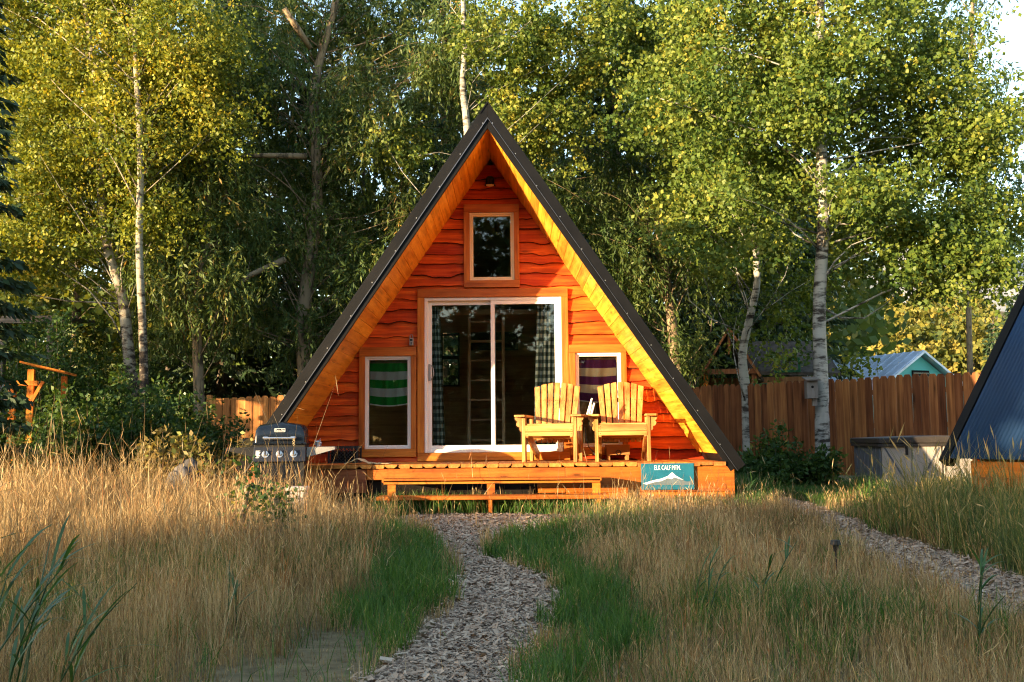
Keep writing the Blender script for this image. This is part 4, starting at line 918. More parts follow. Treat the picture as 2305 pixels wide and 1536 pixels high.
def limb(mb, a, b_, r0, r1, sag=.15, n=5, sides=5):
    a, b_ = np.asarray(a, float), np.asarray(b_, float); L = np.linalg.norm(b_ - a); off = rng.normal(size=3) * L * .12; pts = []
    for i in range(n):
        t = i / (n - 1); p = a + (b_ - a) * t + off * math.sin(t * math.pi) + np.array([0, 0, sag * L * math.sin(t * math.pi) * .5]); pts.append(p)
    mb.tube(pts, [r0 + (r1 - r0) * (i / (n - 1)) for i in range(n)], sides)
def trunk_at(path, z):
    P = np.asarray(path)
    z = min(max(z, P[0, 2]), P[-1, 2]); return np.array([np.interp(z, P[:, 2], P[:, k]) for k in range(3)])
def smooth_path(P, k=4):
    P = np.asarray(P, float); t = np.arange(len(P)); tt = np.linspace(0, len(P) - 1, (len(P) - 1) * k + 1)
    Q = np.stack([np.interp(tt, t, P[:, i]) for i in range(3)], 1)
    for _ in range(2): Q[1:-1] = (Q[:-2] + 2 * Q[1:-1] + Q[2:]) / 4
    return Q
def tree(name, label, cat, path, r0, r1, leaves, bark, group, limbs=None, limb_r=.03, drop=1.9, extra=None, mat='aspenG', every=1):
    P = smooth_path(path); base = (P[0, 0], P[0, 1], 0.0); t = thing(name, label, cat, base, 0, group); mb = MB(); n = len(P)
    rad = [r0 + (r1 - r0) * (i / (n - 1)) ** .8 for i in range(n)]; rad[0] *= 1.25
    mb.tube([p - np.array(base) for p in P], rad, 10)
    for c in (limbs[::every] if limbs is not None else []):
        a = trunk_at(P, c[2] - drop * rng.uniform(.4, 1.1)); limb(mb, a - np.array(base), c - np.array(base), limb_r * .55 * rng.uniform(.6, 1.2), .003)
    if extra: extra(mb, np.array(base))
    mb.build('trunk', bark, t, smooth=True)
    V, att = leaves; leaf_obj('crown', V, att, mat, t, base); return t
def pxpath(D, pts, root=True):
    P = [at(px, py, D) for px, py in pts]
    if root: P = [np.array([P[0][0], D, 0.0])] + [p for p in P if p[2] > .3]
    return P
def B(px, py, D, r): return (at(px, py, D), r if hasattr(r, '__len__') else (r, r, r * .85))

# left aspens
bl = [B(x, y, 18.6 + rng.uniform(-.7, .8), rng.uniform(.85, 1.15)) for x, y in ((60, 60), (180, 20), (310, 40), (420, 90), (110, 190), (240, 170), (370, 190), (450, 240), (300, 300), (180, -120), (330, -140))]
cl = clump_pts(bl, 26)
tree('aspen_tree', 'straight white trunked aspen with yellow green leaves at the left', 'tree', pxpath(18.0, [(326, 930), (322, 750), (312, 560), (318, 350), (306, 150), (301, 0), (298, -200), (292, -400)]), .092, .035, aspen_leaves(cl, 235, .30, .068, .04), 'oldaspen_shaded_base', 'aspens', cl, .028, every=7, mat='aspenY')
bl = [B(x, y, 19.0 + rng.uniform(-.7, .7), rng.uniform(.8, 1.1)) for x, y in ((40, 180), (150, 290), (60, 330), (240, 330), (120, 430), (30, 470), (230, 440), (170, 540), (60, 580), (280, 560), (100, -60), (0, 30), (380, 430))]
cl = clump_pts(bl, 24)
tree('aspen_tree', 'leaning double aspen with dark forked trunk at the left', 'tree', pxpath(18.6, [(306, 930), (290, 800), (277, 660), (242, 570), (226, 440), (233, 300), (212, 150), (190, 0), (170, -250)]), .14, .04, aspen_leaves(cl, 200, .30, .068, .02), 'oldaspen_shaded_base', 'aspens', cl, .03, every=7, mat='aspenY')
# aspen behind the roof peak
bl = [B(x, y, 19.6 + rng.uniform(-.6, .6), rng.uniform(.6, .85)) for x, y in ((1120, 60), (1210, 90), (1290, 130), (1230, 200), (1310, 240), (1180, 260), (1250, 310), (1160, 150), (1100, -80), (1230, -60), (880, 330), (1330, 60))]
cl = clump_pts(bl, 16)
tree('aspen_tree', 'slim pale aspen trunk rising behind the roof peak', 'tree', pxpath(19.4, [(1060, 500), (1052, 280), (1040, 195), (1047, 120), (1042, 0), (1040, -250)]), .10, .04, aspen_leaves(cl, 160, .22, .074, .14), 'aspenbark', 'aspens', cl, .022, every=8)
# big right aspen
bl = [B(x, y, 17.2 + rng.uniform(-1.1, .9), rng.uniform(.7, 1.0)) for x, y in ((1560, 60), (1680, 30), (1800, 60), (1920, 40), (2040, 80), (2120, 160), (1600, 180), (1730, 200), (1900, 180), (2020, 220), (2150, 290), (1640, 310), (1780, 330), (1920, 320), (2060, 340), (2190, 410), (2230, 500), (1700, 430), (1930, 450), (2060, 470), (2150, 540), (1960, 570), (2080, 610), (2180, 600), (1620, 480), (1700, -90), (1900, -100), (2080, -60), (2230, 300), (1520, 230))] + [B(x, y, 16.0, .5) for x, y in ((1862, 120), (1820, 240))]
cl = clump_pts(bl, 16)
tree('aspen_tree', 'large aspen with thick pale trunk standing before the right fence', 'tree', pxpath(16.6, [(1852, 1075), (1850, 900), (1842, 700), (1855, 500), (1850, 350), (1838, 180), (1846, 60), (1850, -100), (1850, -350)]), .135, .06, aspen_leaves(cl, 210, .27, .077, .05), 'aspenbark', 'aspens', cl, .034, every=11, drop=.8)
bl = [B(x, y, 20.8 + rng.uniform(-.8, .8), rng.uniform(.75, 1.0)) for x, y in ((1470, 40), (1540, 130), (1480, 200), (1580, 260), (1520, 330), (1630, 370), (1560, 430), (1660, 480), (1600, 540), (1720, 560), (1780, 640), (1420, 120))]
cl = clump_pts(bl, 20); low = clump_pts([B(x, y, 20.2, .35) for x, y in ((1620, 600), (1700, 770), (1740, 820), (1790, 780), (1660, 690), (1950, 820), (1760, 720))], 2); cl2 = np.concatenate([cl, low])
tree('aspen_tree', 'aspen with crooked pale trunk behind the right fence', 'tree', pxpath(20.0, [(1682, 960), (1680, 880), (1668, 800), (1690, 705), (1706, 640), (1700, 540), (1690, 400), (1692, 200), (1690, -50), (1690, -200)]), .12, .04, aspen_leaves(cl2, 140, .25, .082, -.02), 'aspenbark', 'aspens', cl2, .028, every=8)
# willows
def willow(label, grid, D, dj, r, per, nstr, nl, size, path, mat, bias=0.0, length=.8, br=.22, extra=None, group='willows'):
    bl = [B(x + rng.uniform(-30, 30), y + rng.uniform(-30, 30), D + rng.uniform(-dj, dj), r * rng.uniform(.85, 1.15)) for x, y in grid]; cl = clump_pts(bl, per)
    return tree('willow_tree', label, 'tree', pxpath(D, path), br, .05, willow_leaves(cl, nstr, nl, .18, size, bias, length), 'willowbark', group, cl, .03, 1.6, extra, mat, 4)
def roofline(x, y): return y < 260 + abs(x - 1097) * 1.45 + 60
def torn(mb, base):
    P = [at(700, 110, 20.2), at(672, 68, 20.0), at(640, 20, 19.7)]; mb.tube([p - base for p in P], [.05, .075, .06], 7)
    P = [at(540, 352, 19.6), at(600, 350, 19.7), at(690, 352, 20.0)]; mb.tube([p - base for p in P], [.045, .05, .07], 7)
    P = [at(470, 735, 19), at(520, 660, 19.2), at(560, 622, 19.4), at(640, 585, 20)]; mb.tube([p - base for p in P], [.03, .045, .055, .07], 7)
g1 = [(x, y) for x in range(500, 1080, 92) for y in range(10, 860, 100) if roofline(x, y) and not (x < 720 and y > 750)]
willow('broad willow with drooping green leaves behind the left roof slope', g1, 21.0, 1.3, .85, 13, 11, 13, .135, [(690, 900), (680, 700), (720, 450), (700, 200), (760, 0), (780, -200)], 'willow', 0.0, .8, .22, torn)
g2 = [(x, y) for x in range(340, 560, 80) for y in range(300, 720, 95)]
willow('lower willow between the left aspens and the cabin', g2, 19.3, .8, .75, 13, 10, 13, .125, [(450, 920), (440, 700), (470, 500), (460, 300)], 'willow', .06, .8, .14)
g3 = [(x, y) for x in range(1270, 1660, 90) for y in range(330, 880, 92) if roofline(x, y) and not (x > 1560 and y > 640)]
willow('willow with long dark leaves behind the right roof slope', g3, 22.4, 1.0, .80, 13, 10, 12, .14, [(1530, 900), (1510, 700), (1480, 500), (1450, 300)], 'willow', -.06, .8, .2)
g4 = [(2170, 20), (2200, 130), (2270, 310), (2265, 400), (2230, 440), (2150, 80), (2180, -80), (2290, 520)]
willow('dark narrow leaved willow against the sky at the right', g4, 25.0, .8, .85, 10, 8, 11, .15, [(2185, 900), (2178, 600), (2180, 300), (2190, 0)], 'willowD', -.05, .7, .085)

# spruces
def spruce(label, x, y, h, r, dens=1.0, size=.30):
    t = thing('spruce_tree', label, 'tree', (x, y, 0), 0, 'spruces'); mb = MB(); mb.tube([(0, 0, 0), (.03, 0, h * .5), (0, 0, h)], [.035 * r + .06, .03 * r + .03, .01], 8)
    VV, AA = [], []; z = h * .06
    while z < h * .98:
        rl = r * (1 - z / h) ** .85 + .12; nb = int(7 * dens) + 2
        for k in range(nb):
            a = rng.uniform(0, 2 * math.pi); L = rl * rng.uniform(.75, 1.15); d = np.array([math.cos(a), math.sin(a)]); m = max(6, int(26 * L * dens))
            tt = rng.uniform(.12, 1, m); px = d[0] * L * tt; py = d[1] * L * tt; pz = z - .28 * L * tt + .12 * L * tt ** 3
            sidew = rng.normal(0, .14, m) * (1.1 - tt) * 1.3 * L ** .5
            C = np.stack([px - d[1] * sidew, py + d[0] * sidew, pz + rng.normal(0, .03, m)], 1)
            Dd = np.stack([d[0] * .7 + rng.normal(0, .45, m), d[1] * .7 + rng.normal(0, .45, m), rng.normal(-.65, .3, m)], 1)
            Ls = size * rng.uniform(.6, 1.25, m); VV.append(kites(C, Dd, Ls, Ls * .42, mid=.4)); AA.append(rng.normal(.42, .22, m))
            if k % 2 == 0: mb.tube([(0, 0, z), (d[0] * L * .5, d[1] * L * .5, z - .13 * L), (d[0] * L * .92, d[1] * L * .92, z - .18 * L)], [.02 + .012 * r, .015, .004], 4)
        z += .34 * (1.1 if r > 2 else .9)
    mb.build('trunk', 'darkbark', t); V = np.concatenate(VV); leaf_obj('crown', V, np.concatenate(AA), 'spruce', t, (0, 0, 0)); return t
for px, D, h, r, lab in ((-155, 12.4, 11, 1.15, 'dark spruce with hanging branches at the left edge'), (500, 26, 17, 2.6, 'tall dark spruce behind the left aspens'), (650, 27.5, 15, 2.5, 'dark spruce behind the torn willow branch'),
                         (1000, 27, 18, 2.6, 'tall dark spruce behind the roof peak'), (1395, 25.5, 17, 2.3, 'tall dark spruce right of the roof peak'), (1560, 27.5, 16, 2.5, 'dark spruce behind the big aspen'), (1760, 29, 13, 2.4, 'dark spruce above the playhouse')):
    q = at(px, 800, D); spruce(lab, q[0], D, h, r, 2.0 if D < 16 else 1.0, .15 if D < 16 else .30)
q = at(2285, 800, 60); spruce('small far spruce at the right edge', q[0], 60, 9.5, 1.8, .7, .35)
q = at(2240, 800, 66); spruce('lone pointed spruce on the far right slope', q[0], 66, 8.6, 1.6, .7, .35)

# broadleaf trees filling the wood behind
def bushy(name, label, cat, x, y, h, r, nclump, nper, size, mat, group, z0=.15, bias=0.0, R_=.35, bark='darkbark', loc_z=0):
    bl = [((x, y, h * (z0 + (1 - z0) * f)), (r * (1.0 - .55 * abs(f - .45)), r * (1.0 - .55 * abs(f - .45)), h * .2)) for f in (.1, .35, .6, .85)]
    cl = clump_pts(bl, nclump / 4); V, att = aspen_leaves(cl, nper, R_, size, bias)
    return tree(name, label, cat, [(x, y, 0), (x + rng.normal(0, .1), y, h * .4), (x, y, h * .85)], .03 * h ** .7, .02, (V, att), bark, group, cl, .025 if h > 3 else .01, .6, None, mat, 3)
for px, D, h, lab in ((-60, 26, 12, 'green tree at the far left of the wood'), (180, 25, 13, 'green tree behind the left aspens'), (390, 29, 14, 'green tree deep behind the left trunks'), (820, 30, 14, 'green tree deep behind the broad willow'), (1150, 30, 14, 'green tree deep behind the roof peak'),
                      (1330, 31, 12, 'green tree deep behind the right roof slope'), (1660, 32, 14, 'green tree deep behind the crooked aspen'), (1850, 44, 13, 'green tree deep behind the thick trunk')):
    q = at(px, 800, D); bushy('broadleaf_tree', lab, 'tree', q[0], D, h, 2.6, 104, 90, .23, 'fill', 'trees deep in the wood', .08, 0.0, .42)
hv = []; hn = 24
for j in range(10):
    for i in range(hn):
        x = 18 + 110 * i / (hn - 1); y = 72 + 16 * j; hv.append((x, y, -.3 + .20 * max(0, y - 76) * min(1, max(0, (x - 18) / 22)) + 1.2 * math.sin(x * .13 + j)* (j > 0)))
b = MB(); b.add(hv, [(j * hn + i, j * hn + i + 1, (j + 1) * hn + i + 1, (j + 1) * hn + i) for j in range(9) for i in range(hn - 1)]); tag(b.build('hillside', 'ground', smooth=True), 'wooded hillside beyond the house', None, None, 'structure')
HT = [('behind the pale metal roof', 1930), ('above the pale roof ridge', 1985), ('left above the turquoise gable', 2040), ('right above the turquoise gable', 2095), ('beyond the lit fence boards', 2150), ('left of the blue roof edge', 2200), ('above the blue roof edge', 2255), ('at the right edge above the blue roof', 2310), ('behind the thick aspen trunk', 1880)]
for row, (Dh, zb, hh) in enumerate(((92, 3.0, 8.0), (112, 7.0, 9.0), (134, 11.5, 9.0))):
    for (wh, px) in HT:
        if (row == 2 and px > 2150) or (row == 1 and px > 2230): continue
        q = at(px + rng.uniform(-18, 18) + row * 20, 800, Dh); Dy = Dh + rng.uniform(-4, 4); h_ = hh * rng.uniform(.8, 1.15); zq = -.3 + .20 * (Dy - 76)
        t = bushy('hillside_tree', ('near', 'middle', 'far')[row] + ' sunlit hillside tree ' + wh, 'tree', q[0], Dy, h_, 3.2, 50, 64, .52, 'hillleaf', 'sunlit hillside trees', .02, .1, .75); t.location.z = zq
for px, D, h, lab in () and ((1960, 42, 7.0, 'sunlit yellow green tree behind the pale metal roof'), (2080, 46, 8.5, 'tall sunlit tree behind the turquoise gable'), (2190, 41, 6.6, 'sunlit tree right of the turquoise gable'), (2270, 50, 7.4, 'yellowing tree beyond the right fence end'), (1880, 50, 9.0, 'shaded tree left behind the pale roof'), (2010, 55, 9.5, 'distant sunlit tree on the right slope')):
    q = at(px, 800, D); bushy('broadleaf_tree', lab, 'tree', q[0], D, h, 3.0, 120, 100, .22, 'hillleaf', 'sunlit trees beyond the house', .04, .1, .5)

# shrubs: fans of leafy shoots
def shoots(name, label, cat, x, y, h, r, mat, group, ns, size=.085):
    t = thing(name, label, cat, (x, y, 0), 0, group); mb = MB(); VV, AA = [], []
    for k in range(ns):
        a = rng.uniform(0, 2 * math.pi); rr = r * rng.uniform(.2, 1.2); hh = h * rng.uniform(.45, 1.12) * (1.1 - .35 * rr / r)
        b0 = np.array([math.cos(a) * rr * .35, math.sin(a) * rr * .35, 0]); tp = np.array([math.cos(a) * rr, math.sin(a) * rr, hh]) + rng.normal(0, .06, 3)
        q = np.linspace(0, 1, 6)[:, None]; P = b0 + (tp - b0) * q + np.array([math.cos(a), math.sin(a), 0]) * (.25 * rr) * q * (1 - q) * np.array([1, 1, 0]); mb.tube(list(P), [.010, .009, .008, .006, .004, .002], 4)
        m = int(240 * (.4 + hh / 2.2)); tt = rng.uniform(.12, 1.02, m); C = np.stack([np.interp(tt, q[:, 0], P[:, i]) for i in range(3)], 1) + rng.normal(0, 1, (m, 3)) * (.03 + .13 * (1 - .75 * tt))[:, None] * np.array([1, 1, .8]) * min(1.3, .5 + h * .4)
        C[:, 2] = np.maximum(C[:, 2], .03); Dd = rng.normal(size=(m, 3)) + np.array([math.cos(a) * .5, math.sin(a) * .5, -.15]); L = size * rng.uniform(.6, 1.3, m)
        VV.append(kites(C, Dd, L, L * rng.uniform(.35, .7, m))); AA.append(rng.normal(.42, .12) + rng.normal(0, .2, m))
    mb.build('stem', 'willowbark', t); leaf_obj('foliage', np.concatenate(VV), np.concatenate(AA), mat, t, (0, 0, 0)); return t
# shrubs
for px, py, D, h, r, mat, lab in ((30, 0, 13.2, 1.15, .8, 'shrub', 'leafy shrub at the left edge below the arbor'), (120, 0, 16.6, 1.5, .8, 'shrub', 'leafy shrub beneath the orange arbor'), (215, 0, 14.6, 1.7, .7, 'shrub', 'leafy shrub right of the arbor'), (20, 0, 18.4, 3.0, 1.1, 'shrub', 'tall shrub below the shed roof'), (165, 0, 18.0, 3.0, 1.0, 'shrub', 'tall shrub beside the shed'), (300, 0, 14.8, 1.7, .8, 'shrub', 'shrub in front of the left trunks'), (390, 0, 16.2, 1.9, .9, 'shrub', 'shrub right of the left trunks'),
                              (470, 0, 15.8, 1.2, .6, 'shrub', 'shrub left of the firewood'), (400, 0, 13.2, .9, .55, 'brush', 'low yellowing brush behind the boulder'), (470, 0, 13.0, .95, .55, 'brush', 'low yellowing brush left of the grill'), (1745, 0, 15.6, .9, .42, 'shrub', 'dark shrub against the right fence'), (1830, 0, 15.4, .8, .36, 'shrub', 'dark shrub at the foot of the thick aspen'), (1695, 0, 14.8, .55, .35, 'shrub', 'low dark shrub beside the cabin corner'), (60, 0, 20.5, 3.6, 1.4, 'shrub', 'tall shrub behind the shed'), (250, 0, 21.0, 3.4, 1.4, 'shrub', 'tall shrub behind the left trunks')):
    q = at(px, 900, D); shoots('shrub', lab, 'shrub', q[0], D, h, r, mat, 'shrubs', 34 if h > 1.2 else 20)

# trees left of and behind the photographer: they shade the near grass
k = 0
for x in np.arange(-46, -3, 3.3):
    bushy('hedge_tree', 'dense tree in the row behind the photographer', 'tree', x + rng.normal(0, .3), -12 + rng.normal(0, .4), (2.95 if x < -24.8 else 8.8) + rng.normal(0, .12), 2.5 if x < -30 else 2.2, (44 if x < -24.8 else 84), 44, .42, 'fill', 'tree row behind the photographer', .02, 0, .42)
for x, y, h in ((-15.4, 12.8, 4.6), (-19.0, 11.2, 5.2), (-18.5, 13.5, 6.0)):
    bushy('hedge_tree', 'dense tree beyond the left edge of the view', 'tree', x, y, h, 1.7, 60, 60, .22, 'fill', 'trees beyond the left edge', .02, 0, .35)

for x, y, h in ((-9, -13, 11), (-4.5, -15, 12), (-.5, -13, 10.5), (4, -15.5, 12.5), (8.5, -13, 11), (13, -16, 12)):
    bushy('broadleaf_tree', 'tall tree behind the photographer', 'tree', x, y, h, 2.4, 95, 80, .25, 'fill', 'tall trees behind the photographer', .03, 0, .5)
for x in (-7, -3.2, .6, 4.4, 8.2):  # added unseen low trees that darken the reflections in the glass
    bushy('hedge_tree', 'added low tree behind the photographer that darkens the glass', 'tree', x, -9.5, 4.2, 2.3, 70, 60, .32, 'fill', 'added low trees behind the photographer', .0, 0, .45)
# wood that closes the view at ground level
n = 20000; xx = rng.uniform(-34, 14, n); yy = rng.uniform(34, 39, n); top = 4 + 7 * vnoise(xx, yy * 0, .35, 9); zz = top * rng.random(n) ** .8
C = np.stack([xx, yy, zz], 1); L = rng.uniform(.35, .6, n); V = kites(C, rng.normal(size=(n, 3)) + np.array([0, 0, -.4]), L, L * .7)
o = link('distant_wood', mesh_np('distant_wood', V, np.arange(len(V)).reshape(-1, 4), 'fill', {'v': np.repeat(np.clip(rng.normal(.4, .2, n), 0, 1), 4)})); tag(o, 'dark green wood closing the view behind the trees', 'wood', None, 'stuff')
# birdhouse on the aspen
q = at(1828, 870, 16.3); bh = thing('birdhouse', 'weathered grey birdhouse hung on the thick aspen trunk', 'birdhouse', (q[0], 16.36, q[2] - .2))
b = MB(); b.box((-.09, -.08, 0), (.09, .08, .30)); b.build('box', 'weatheredz', bh, bevel=.003)
b = MB(); b.bar((0, -.14, .30), (0, .10, .36), .24, .02); b.build('roof', 'weathered', bh)
b = MB(); b.tube([(0, -.083, .19), (0, -.079, .19)], .022, 14); b.build('entrance_hole', 'dark', bh)
b = MB(); b.box((.02, .02, -.12), (.10, .06, .35)); b.build('back_board', 'weatheredz', bh)

# ---------------------------------------------------------------- grass
GL = gpoly([(905, 1190), (960, 1213), (1008, 1255), (1030, 1300), (1022, 1352), (988, 1402), (930, 1475), (840, 1530), (800, 1500), (880, 1440), (760, 1410), (720, 1380), (860, 1330), (900, 1270), (880, 1215)])
GR = gpoly([(1088, 1240), (1150, 1208), (1250, 1194), (1330, 1184), (1335, 1215), (1320, 1260), (1370, 1330), (1390, 1420), (1350, 1480), (1290, 1545), (1270, 1800), (1125, 1800), (1160, 1520), (1200, 1450), (1236, 1400), (1264, 1350), (1238, 1300), (1182, 1274)])
ST = gpoly([(850, 1130), (1665, 1128), (1740, 1140), (1690, 1162), (1500, 1168), (1330, 1166), (860, 1168)])
BARE = gpoly([(560, 1470), (700, 1425), (860, 1445), (850, 1536), (840, 1700), (560, 1700)])
MOUND = gpoly([(1925, 1150), (1985, 1108), (2420, 1100), (2700, 1420), (2310, 1308), (2110, 1236), (1960, 1194)])
LAWN = gpoly([(1655, 1128), (1700, 1092), (1935, 1085), (1925, 1170), (1850, 1144), (1735, 1120)])
def blades(x, y, h, w, lean, att, dirx=None):
    n = len(x); a = rng.uniform(0, 2 * math.pi, n); la = dirx; ld = lean * h
    s = np.stack([np.cos(a), np.sin(a), np.zeros(n)], 1) * (w * .5)[:, None]; L = np.stack([np.cos(la) * ld, np.sin(la) * ld, np.zeros(n)], 1)
    b0 = np.stack([x, y, np.zeros(n)], 1); m = b0 + L * .35; m[:, 2] = h * .55; t = b0 + L; t[:, 2] = h * (1 - .25 * lean ** 2)
    V = np.stack([b0 - s, b0 + s, m - s * .8, m + s * .8, t], 1).reshape(-1, 3); i = np.arange(n)[:, None] * 5
    F = np.concatenate([i + np.array([[0, 1, 3]]), i + np.array([[0, 3, 2]]), i + np.array([[2, 3, 4]])]); return V, F, np.repeat(att, 5), t
def seeds(t, size, w, att):
    n = len(t); d = unit(rng.normal(size=(n, 3)) * .35 + np.array([0, 0, 1.0])); s = unit(np.cross(d, rng.normal(size=(n, 3)))) * w[:, None]
    b0 = t - d * size[:, None] * .7; V = np.stack([b0, b0 + d * size[:, None] * .5 + s, b0 + d * size[:, None], b0 + d * size[:, None] * .5 - s], 1).reshape(-1, 3)
    i = np.arange(n)[:, None] * 4; return V, np.concatenate([i + np.array([[0, 1, 2]]), i + np.array([[0, 2, 3]])]), np.repeat(att, 4)
def grass():
    n1, nt, pt_ = 135000, 8200, 24; n = n1 + nt * pt_
    y = rng.uniform(2.5, 14.8, n1); x = rng.uniform(-1, 1, n1) * (.57 * y + .45)
    ty = rng.uniform(2.5, 14.8, nt); tx = rng.uniform(-1, 1, nt) * (.57 * ty + .45); TX, TY = np.repeat(tx, pt_), np.repeat(ty, pt_)
    aa_ = rng.uniform(0, 2 * math.pi, nt * pt_); rr_ = np.abs(rng.normal(0, 1, nt * pt_)) * np.repeat(rng.uniform(.02, .075, nt), pt_)
    x = np.concatenate([x, TX + np.cos(aa_) * rr_]); y = np.concatenate([y, TY + np.sin(aa_) * rr_])
    LA = np.concatenate([4 * math.pi * vnoise(x[:n1], y[:n1], 3.2, 31) + rng.normal(0, 1.2, n1), aa_ + rng.normal(0, .35, nt * pt_)])
    HF = np.concatenate([rng.uniform(.45, 1.0, n1), np.repeat(rng.uniform(.5, 1.55, nt), pt_)]); CF = np.concatenate([np.zeros(n1), np.repeat(rng.normal(0, .24, nt), pt_)]); GF = np.concatenate([rng.random(n1), np.repeat(rng.random(nt), pt_)])
    jx = x + (vnoise(x, y, 1.7, 21) - .5) * .5 + rng.normal(0, .05, n); jy = y + (vnoise(x, y, 1.7, 22) - .5) * .7 + rng.normal(0, .07, n)
    qx = x + (vnoise(x, y, 5, 23) - .5) * .14; qy = y + (vnoise(x, y, 5, 24) - .5) * .2
    onp = in_poly(qx, qy, PATH1) | in_poly(qx, qy, PATH2)
    gl = in_poly(jx, jy, GL) | in_poly(jx, jy, GR); st = in_poly(jx, jy, ST); bare = in_poly(jx, jy, BARE); mo = in_poly(jx, jy, MOUND); lw = in_poly(jx, jy, LAWN)
    lx, ly = x - CX, y - CY
    ex_ = ((np.abs(lx) < 2.84) & (ly > -.02)) | ((x > tc_[0] - .05) & (x < tc_[0] + 1.8) & (y > 14.45))
    # second cabin footprint
    rx, ry = x - p0_[0], y - p0_[1]; u_ = rx * ex[0] + ry * ex[1]; v_ = rx * ux[0] + ry * ux[1]; ex_ |= (u_ > -.05) & (v_ > .05)
    ex_ |= (np.abs(x - grl.location.x) < .3) & (np.abs(y - 11.3) < .25)
    nz = vnoise(x, y, .9, 3); nz2 = vnoise(x, y, 2.6, 4); nz3 = vnoise(x, y, .45, 5); nz4 = vnoise(x, y, 4.5, 6)
    keep = ~onp & ~ex_ & ~(bare & (rng.random(n) < .72)); edge_on = onp & (rng.random(n) < .004)
    keep |= edge_on & ~ex_
    left = x < -.2
    le = np.array([gr(*p)[:2] for p in ((830, 1536), (940, 1455), (1022, 1350), (1032, 1300), (1015, 1262), (975, 1225), (930, 1197), (860, 1170), (845, 1130))])
    xl_ = np.interp(y, le[:, 1], le[:, 0]); edge = np.where(x < xl_, np.clip((xl_ - x) / .9, .38, 1), np.clip((x - xl_ - .6) / .5, .55, 1))
    far = np.clip((y - 4.0) / 5.0, 0, 1)
    gm = gl & (rng.random(n) < .93) | st & (rng.random(n) < .85) | lw
    gm |= (~mo) & (nz > .70) & (GF < .5) | (GF < .08)
    gm |= (y > 12.2) & (rng.random(n) < .6)
    straw = keep & ~gm & ~mo; green = keep & gm & ~mo; oli = keep & mo
    wpx = y / FPX * 2.2                                        # about one rendered pixel
    # straw
    i = np.where(straw)[0]; h = np.where(left[i], .20 + .20 * far[i], .15 + .06 * far[i]) * edge[i] * np.where((x[i] > -4.0) & (x[i] < -1.2) & (y[i] > 7.5), .78, 1) * (.35 + .55 * nz[i] + .75 * nz4[i]) * rng.uniform(.55, 1.25, len(i)) * HF[i]; h = np.where(bare[i], h * .25, h)
    tall = (rng.random(len(i)) < np.where(left[i], .06, .03)) & (y[i] > 4); h = np.where(tall, h * rng.uniform(1.35, 1.9, len(i)), h)
    h = np.where(y[i] > 11.9, h * .8, h)
    d_path = np.clip(1.0, 0, 1)
    w = np.maximum(.0018, wpx[i] * .50) * rng.uniform(.7, 1.3, len(i)); att = np.clip(.45 + .5 * (nz2[i] - .5) + CF[i] + rng.normal(0, .15, len(i)), 0, 1)
    V, F, A, t = blades(x[i], y[i], h, w, np.abs(rng.normal(.2, .24, len(i))), att, LA[i])
    sd_i = np.where(rng.random(len(i)) < .38)[0]; V2, F2, A2 = seeds(t[sd_i], h[sd_i] * rng.uniform(.12, .26, len(sd_i)), w[sd_i] * .62, np.clip(att[sd_i] + .12, 0, 1))
    o = link('dry_grass', mesh_np('dry_grass', np.concatenate([V, V2]), np.concatenate([F, F2 + len(V)]), 'straw', {'v': np.concatenate([A, A2])})); tag(o, 'tall dry golden grass filling the yard', 'grass', None, 'stuff')
    i = np.where(green)[0]; h = np.where(gl[i], .145, np.where(st[i], .20, np.where(lw[i], .08, .17))) * rng.uniform(.5, 1.3, len(i)) * (.7 + .6 * nz[i]); h = np.where(y[i] > 12.2, h * 1.5, h)
    h = np.where(onp[i], .06, h)
    w = np.maximum(.003, wpx[i] * .85) * rng.uniform(.7, 1.3, len(i)); att = np.clip(.45 + .4 * (nz2[i] - .5) + rng.normal(0, .22, len(i)), 0, 1)
    V, F, A, t = blades(x[i], y[i], h, w, np.abs(rng.normal(.45, .3, len(i))), att, LA[i])
    o = link('green_grass', mesh_np('green_grass', V, F, 'green', {'v': A})); tag(o, 'short lush green grass along the paths and steps', 'grass', None, 'stuff')
    i = np.where(oli)[0]; h = .34 * HF[i] * np.where(y[i] > 9.5, np.where(x[i] / y[i] < .41, .32, .62), 1.15) * rng.uniform(.35, 1.25, len(i)) * (.35 + .6 * nz[i] + .7 * nz4[i]); w = np.maximum(.003, wpx[i] * .75) * rng.uniform(.7, 1.3, len(i)); att = np.clip(.42 + .8 * (nz4[i] - .5) + rng.normal(0, .28, len(i)), 0, 1)
    V, F, A, t = blades(x[i], y[i], h, w, np.abs(rng.normal(.4, .35, len(i))), att, LA[i])
    sd_i = np.where((rng.random(len(i)) < .25) & (att > .5))[0]; V2, F2, A2 = seeds(t[sd_i], h[sd_i] * rng.uniform(.12, .26, len(sd_i)), w[sd_i], np.clip(att[sd_i] + .2, 0, 1))
    o = link('meadow_grass', mesh_np('meadow_grass', np.concatenate([V, V2]), np.concatenate([F, F2 + len(V)]), 'olive', {'v': np.concatenate([A, A2])})); tag(o, 'mixed green and straw grass bank before the blue roof', 'grass', None, 'stuff')
p0_ = p0
grass()

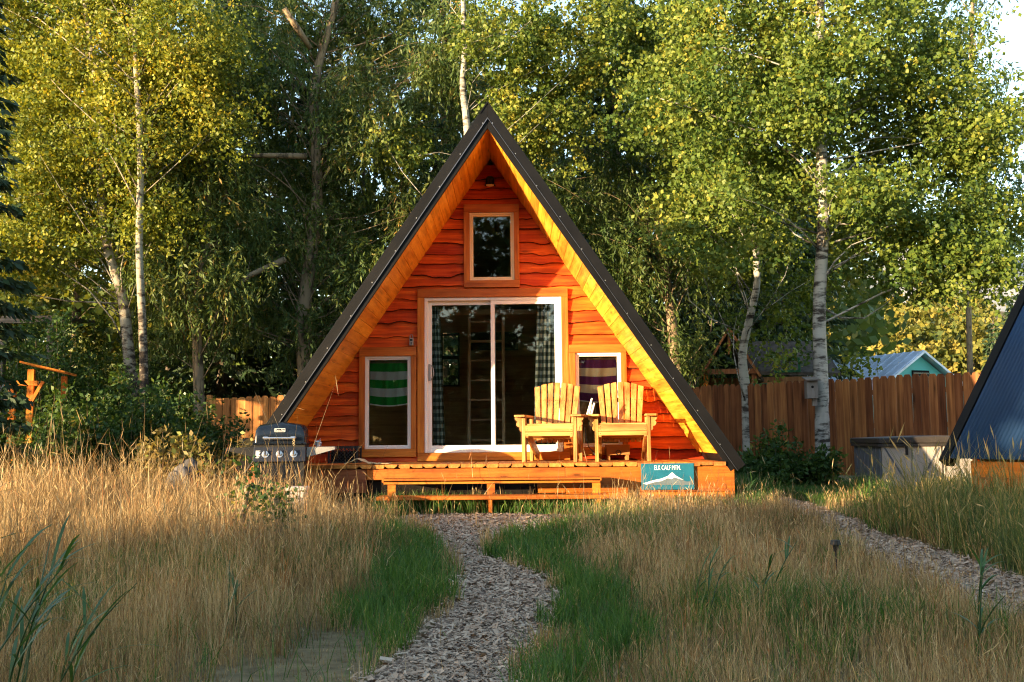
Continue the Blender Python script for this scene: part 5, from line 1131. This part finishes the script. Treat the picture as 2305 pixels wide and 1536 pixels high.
# reeds and weeds
def reed(label, x, y, h, nst, spread, bw=.016, nleaf=5, group='reeds in the grass'):
    t = thing('reed_plant', label, 'reed', (x, y, 0), 0, group); VV, FF, AA = [], [], []; off = 0
    for k in range(nst):
        bx_, by_ = rng.normal(0, spread, 2); a = rng.normal(.2, .9); hh = h * rng.uniform(.7, 1.1); ln = rng.uniform(.1, .5) * hh
        P = [np.array([bx_ + math.cos(a) * ln * q * q, by_ + math.sin(a) * ln * q * q, hh * q * .85]) for q in np.linspace(0, 1, 6)]
        ms = MB(); ms.tube(P, [bw * .22] * 5 + [bw * .1], 5); ms.build('stem', 'reed', t)
        for j in range(nleaf):
            q = rng.uniform(.25, 1.0); c = np.array([np.interp(q, np.linspace(0, 1, 6), [p[m] for p in P]) for m in range(3)]); az_ = rng.normal(.2, 1.2); L = h * rng.uniform(.28, .5); up = rng.uniform(.6, 2.0)
            d = np.array([math.cos(az_), math.sin(az_), up]); d /= np.linalg.norm(d); s = np.array([-math.sin(az_), math.cos(az_), 0]); m = 6
            for i_ in range(m):
                tq = i_ / (m - 1); wq = bw * (1.0 - tq ** 2.2) * (.5 + tq if tq < .5 else 1); p = c + d * L * tq + np.array([0, 0, -1]) * L * .35 * tq ** 2.2
                VV += [p - s * wq * .5, p + s * wq * .5]; AA += [rng.uniform(.2, .8)] * 2
            for i_ in range(m - 1): FF.append((off + 2 * i_, off + 2 * i_ + 1, off + 2 * i_ + 3, off + 2 * i_ + 2))
            lv = np.array(VV); link('leaf_blade', mesh_np('leaf_blade', lv, np.array(FF), 'reed', {'v': AA}), t); VV, FF, AA = [], [], []; off = 0
for px, D, h, ns, sp, lab in ((-95, 2.5, .74, 6, .09, 'tall dark reeds at the lower left corner'), (30, 2.7, .62, 4, .07, 'tall reed with long blades near the lower left'), (130, 2.9, .55, 2, .08, 'leaning reed right of the lower left clump'), (560, 4.3, .42, 2, .05, 'small reed in the dry grass left of the path'),
                             (1570, 4.4, .38, 3, .05, 'reed with crossed blades in the right foreground'), (1720, 4.5, .40, 3, .05, 'reed with spreading blades in the right foreground'), (2160, 3.7, .42, 3, .05, 'reed at the lower right corner'), (1700, 10.6, .42, 14, .16, 'pale arching grass tuft at the cabin corner')):
    q = at(px, 985, D); reed(lab, q[0], D, h, ns, sp, .0125 if D < 6 else .010, 5 if D < 6 else 3)
for px, D, h, lab in ((560, 7.2, .62, 'bushy green weed in the lit dry grass'), (622, 7.0, .52, 'thin green weed beside the bushy weed')):
    q = at(px, 985, D); bushy('weed_plant', lab, 'weed', q[0], D, h, .08 if h > .3 else .06, 14, 22, .035 if h > .3 else .022, 'shrub', 'weeds in the grass', .5, .05, .035, 'willowbark')
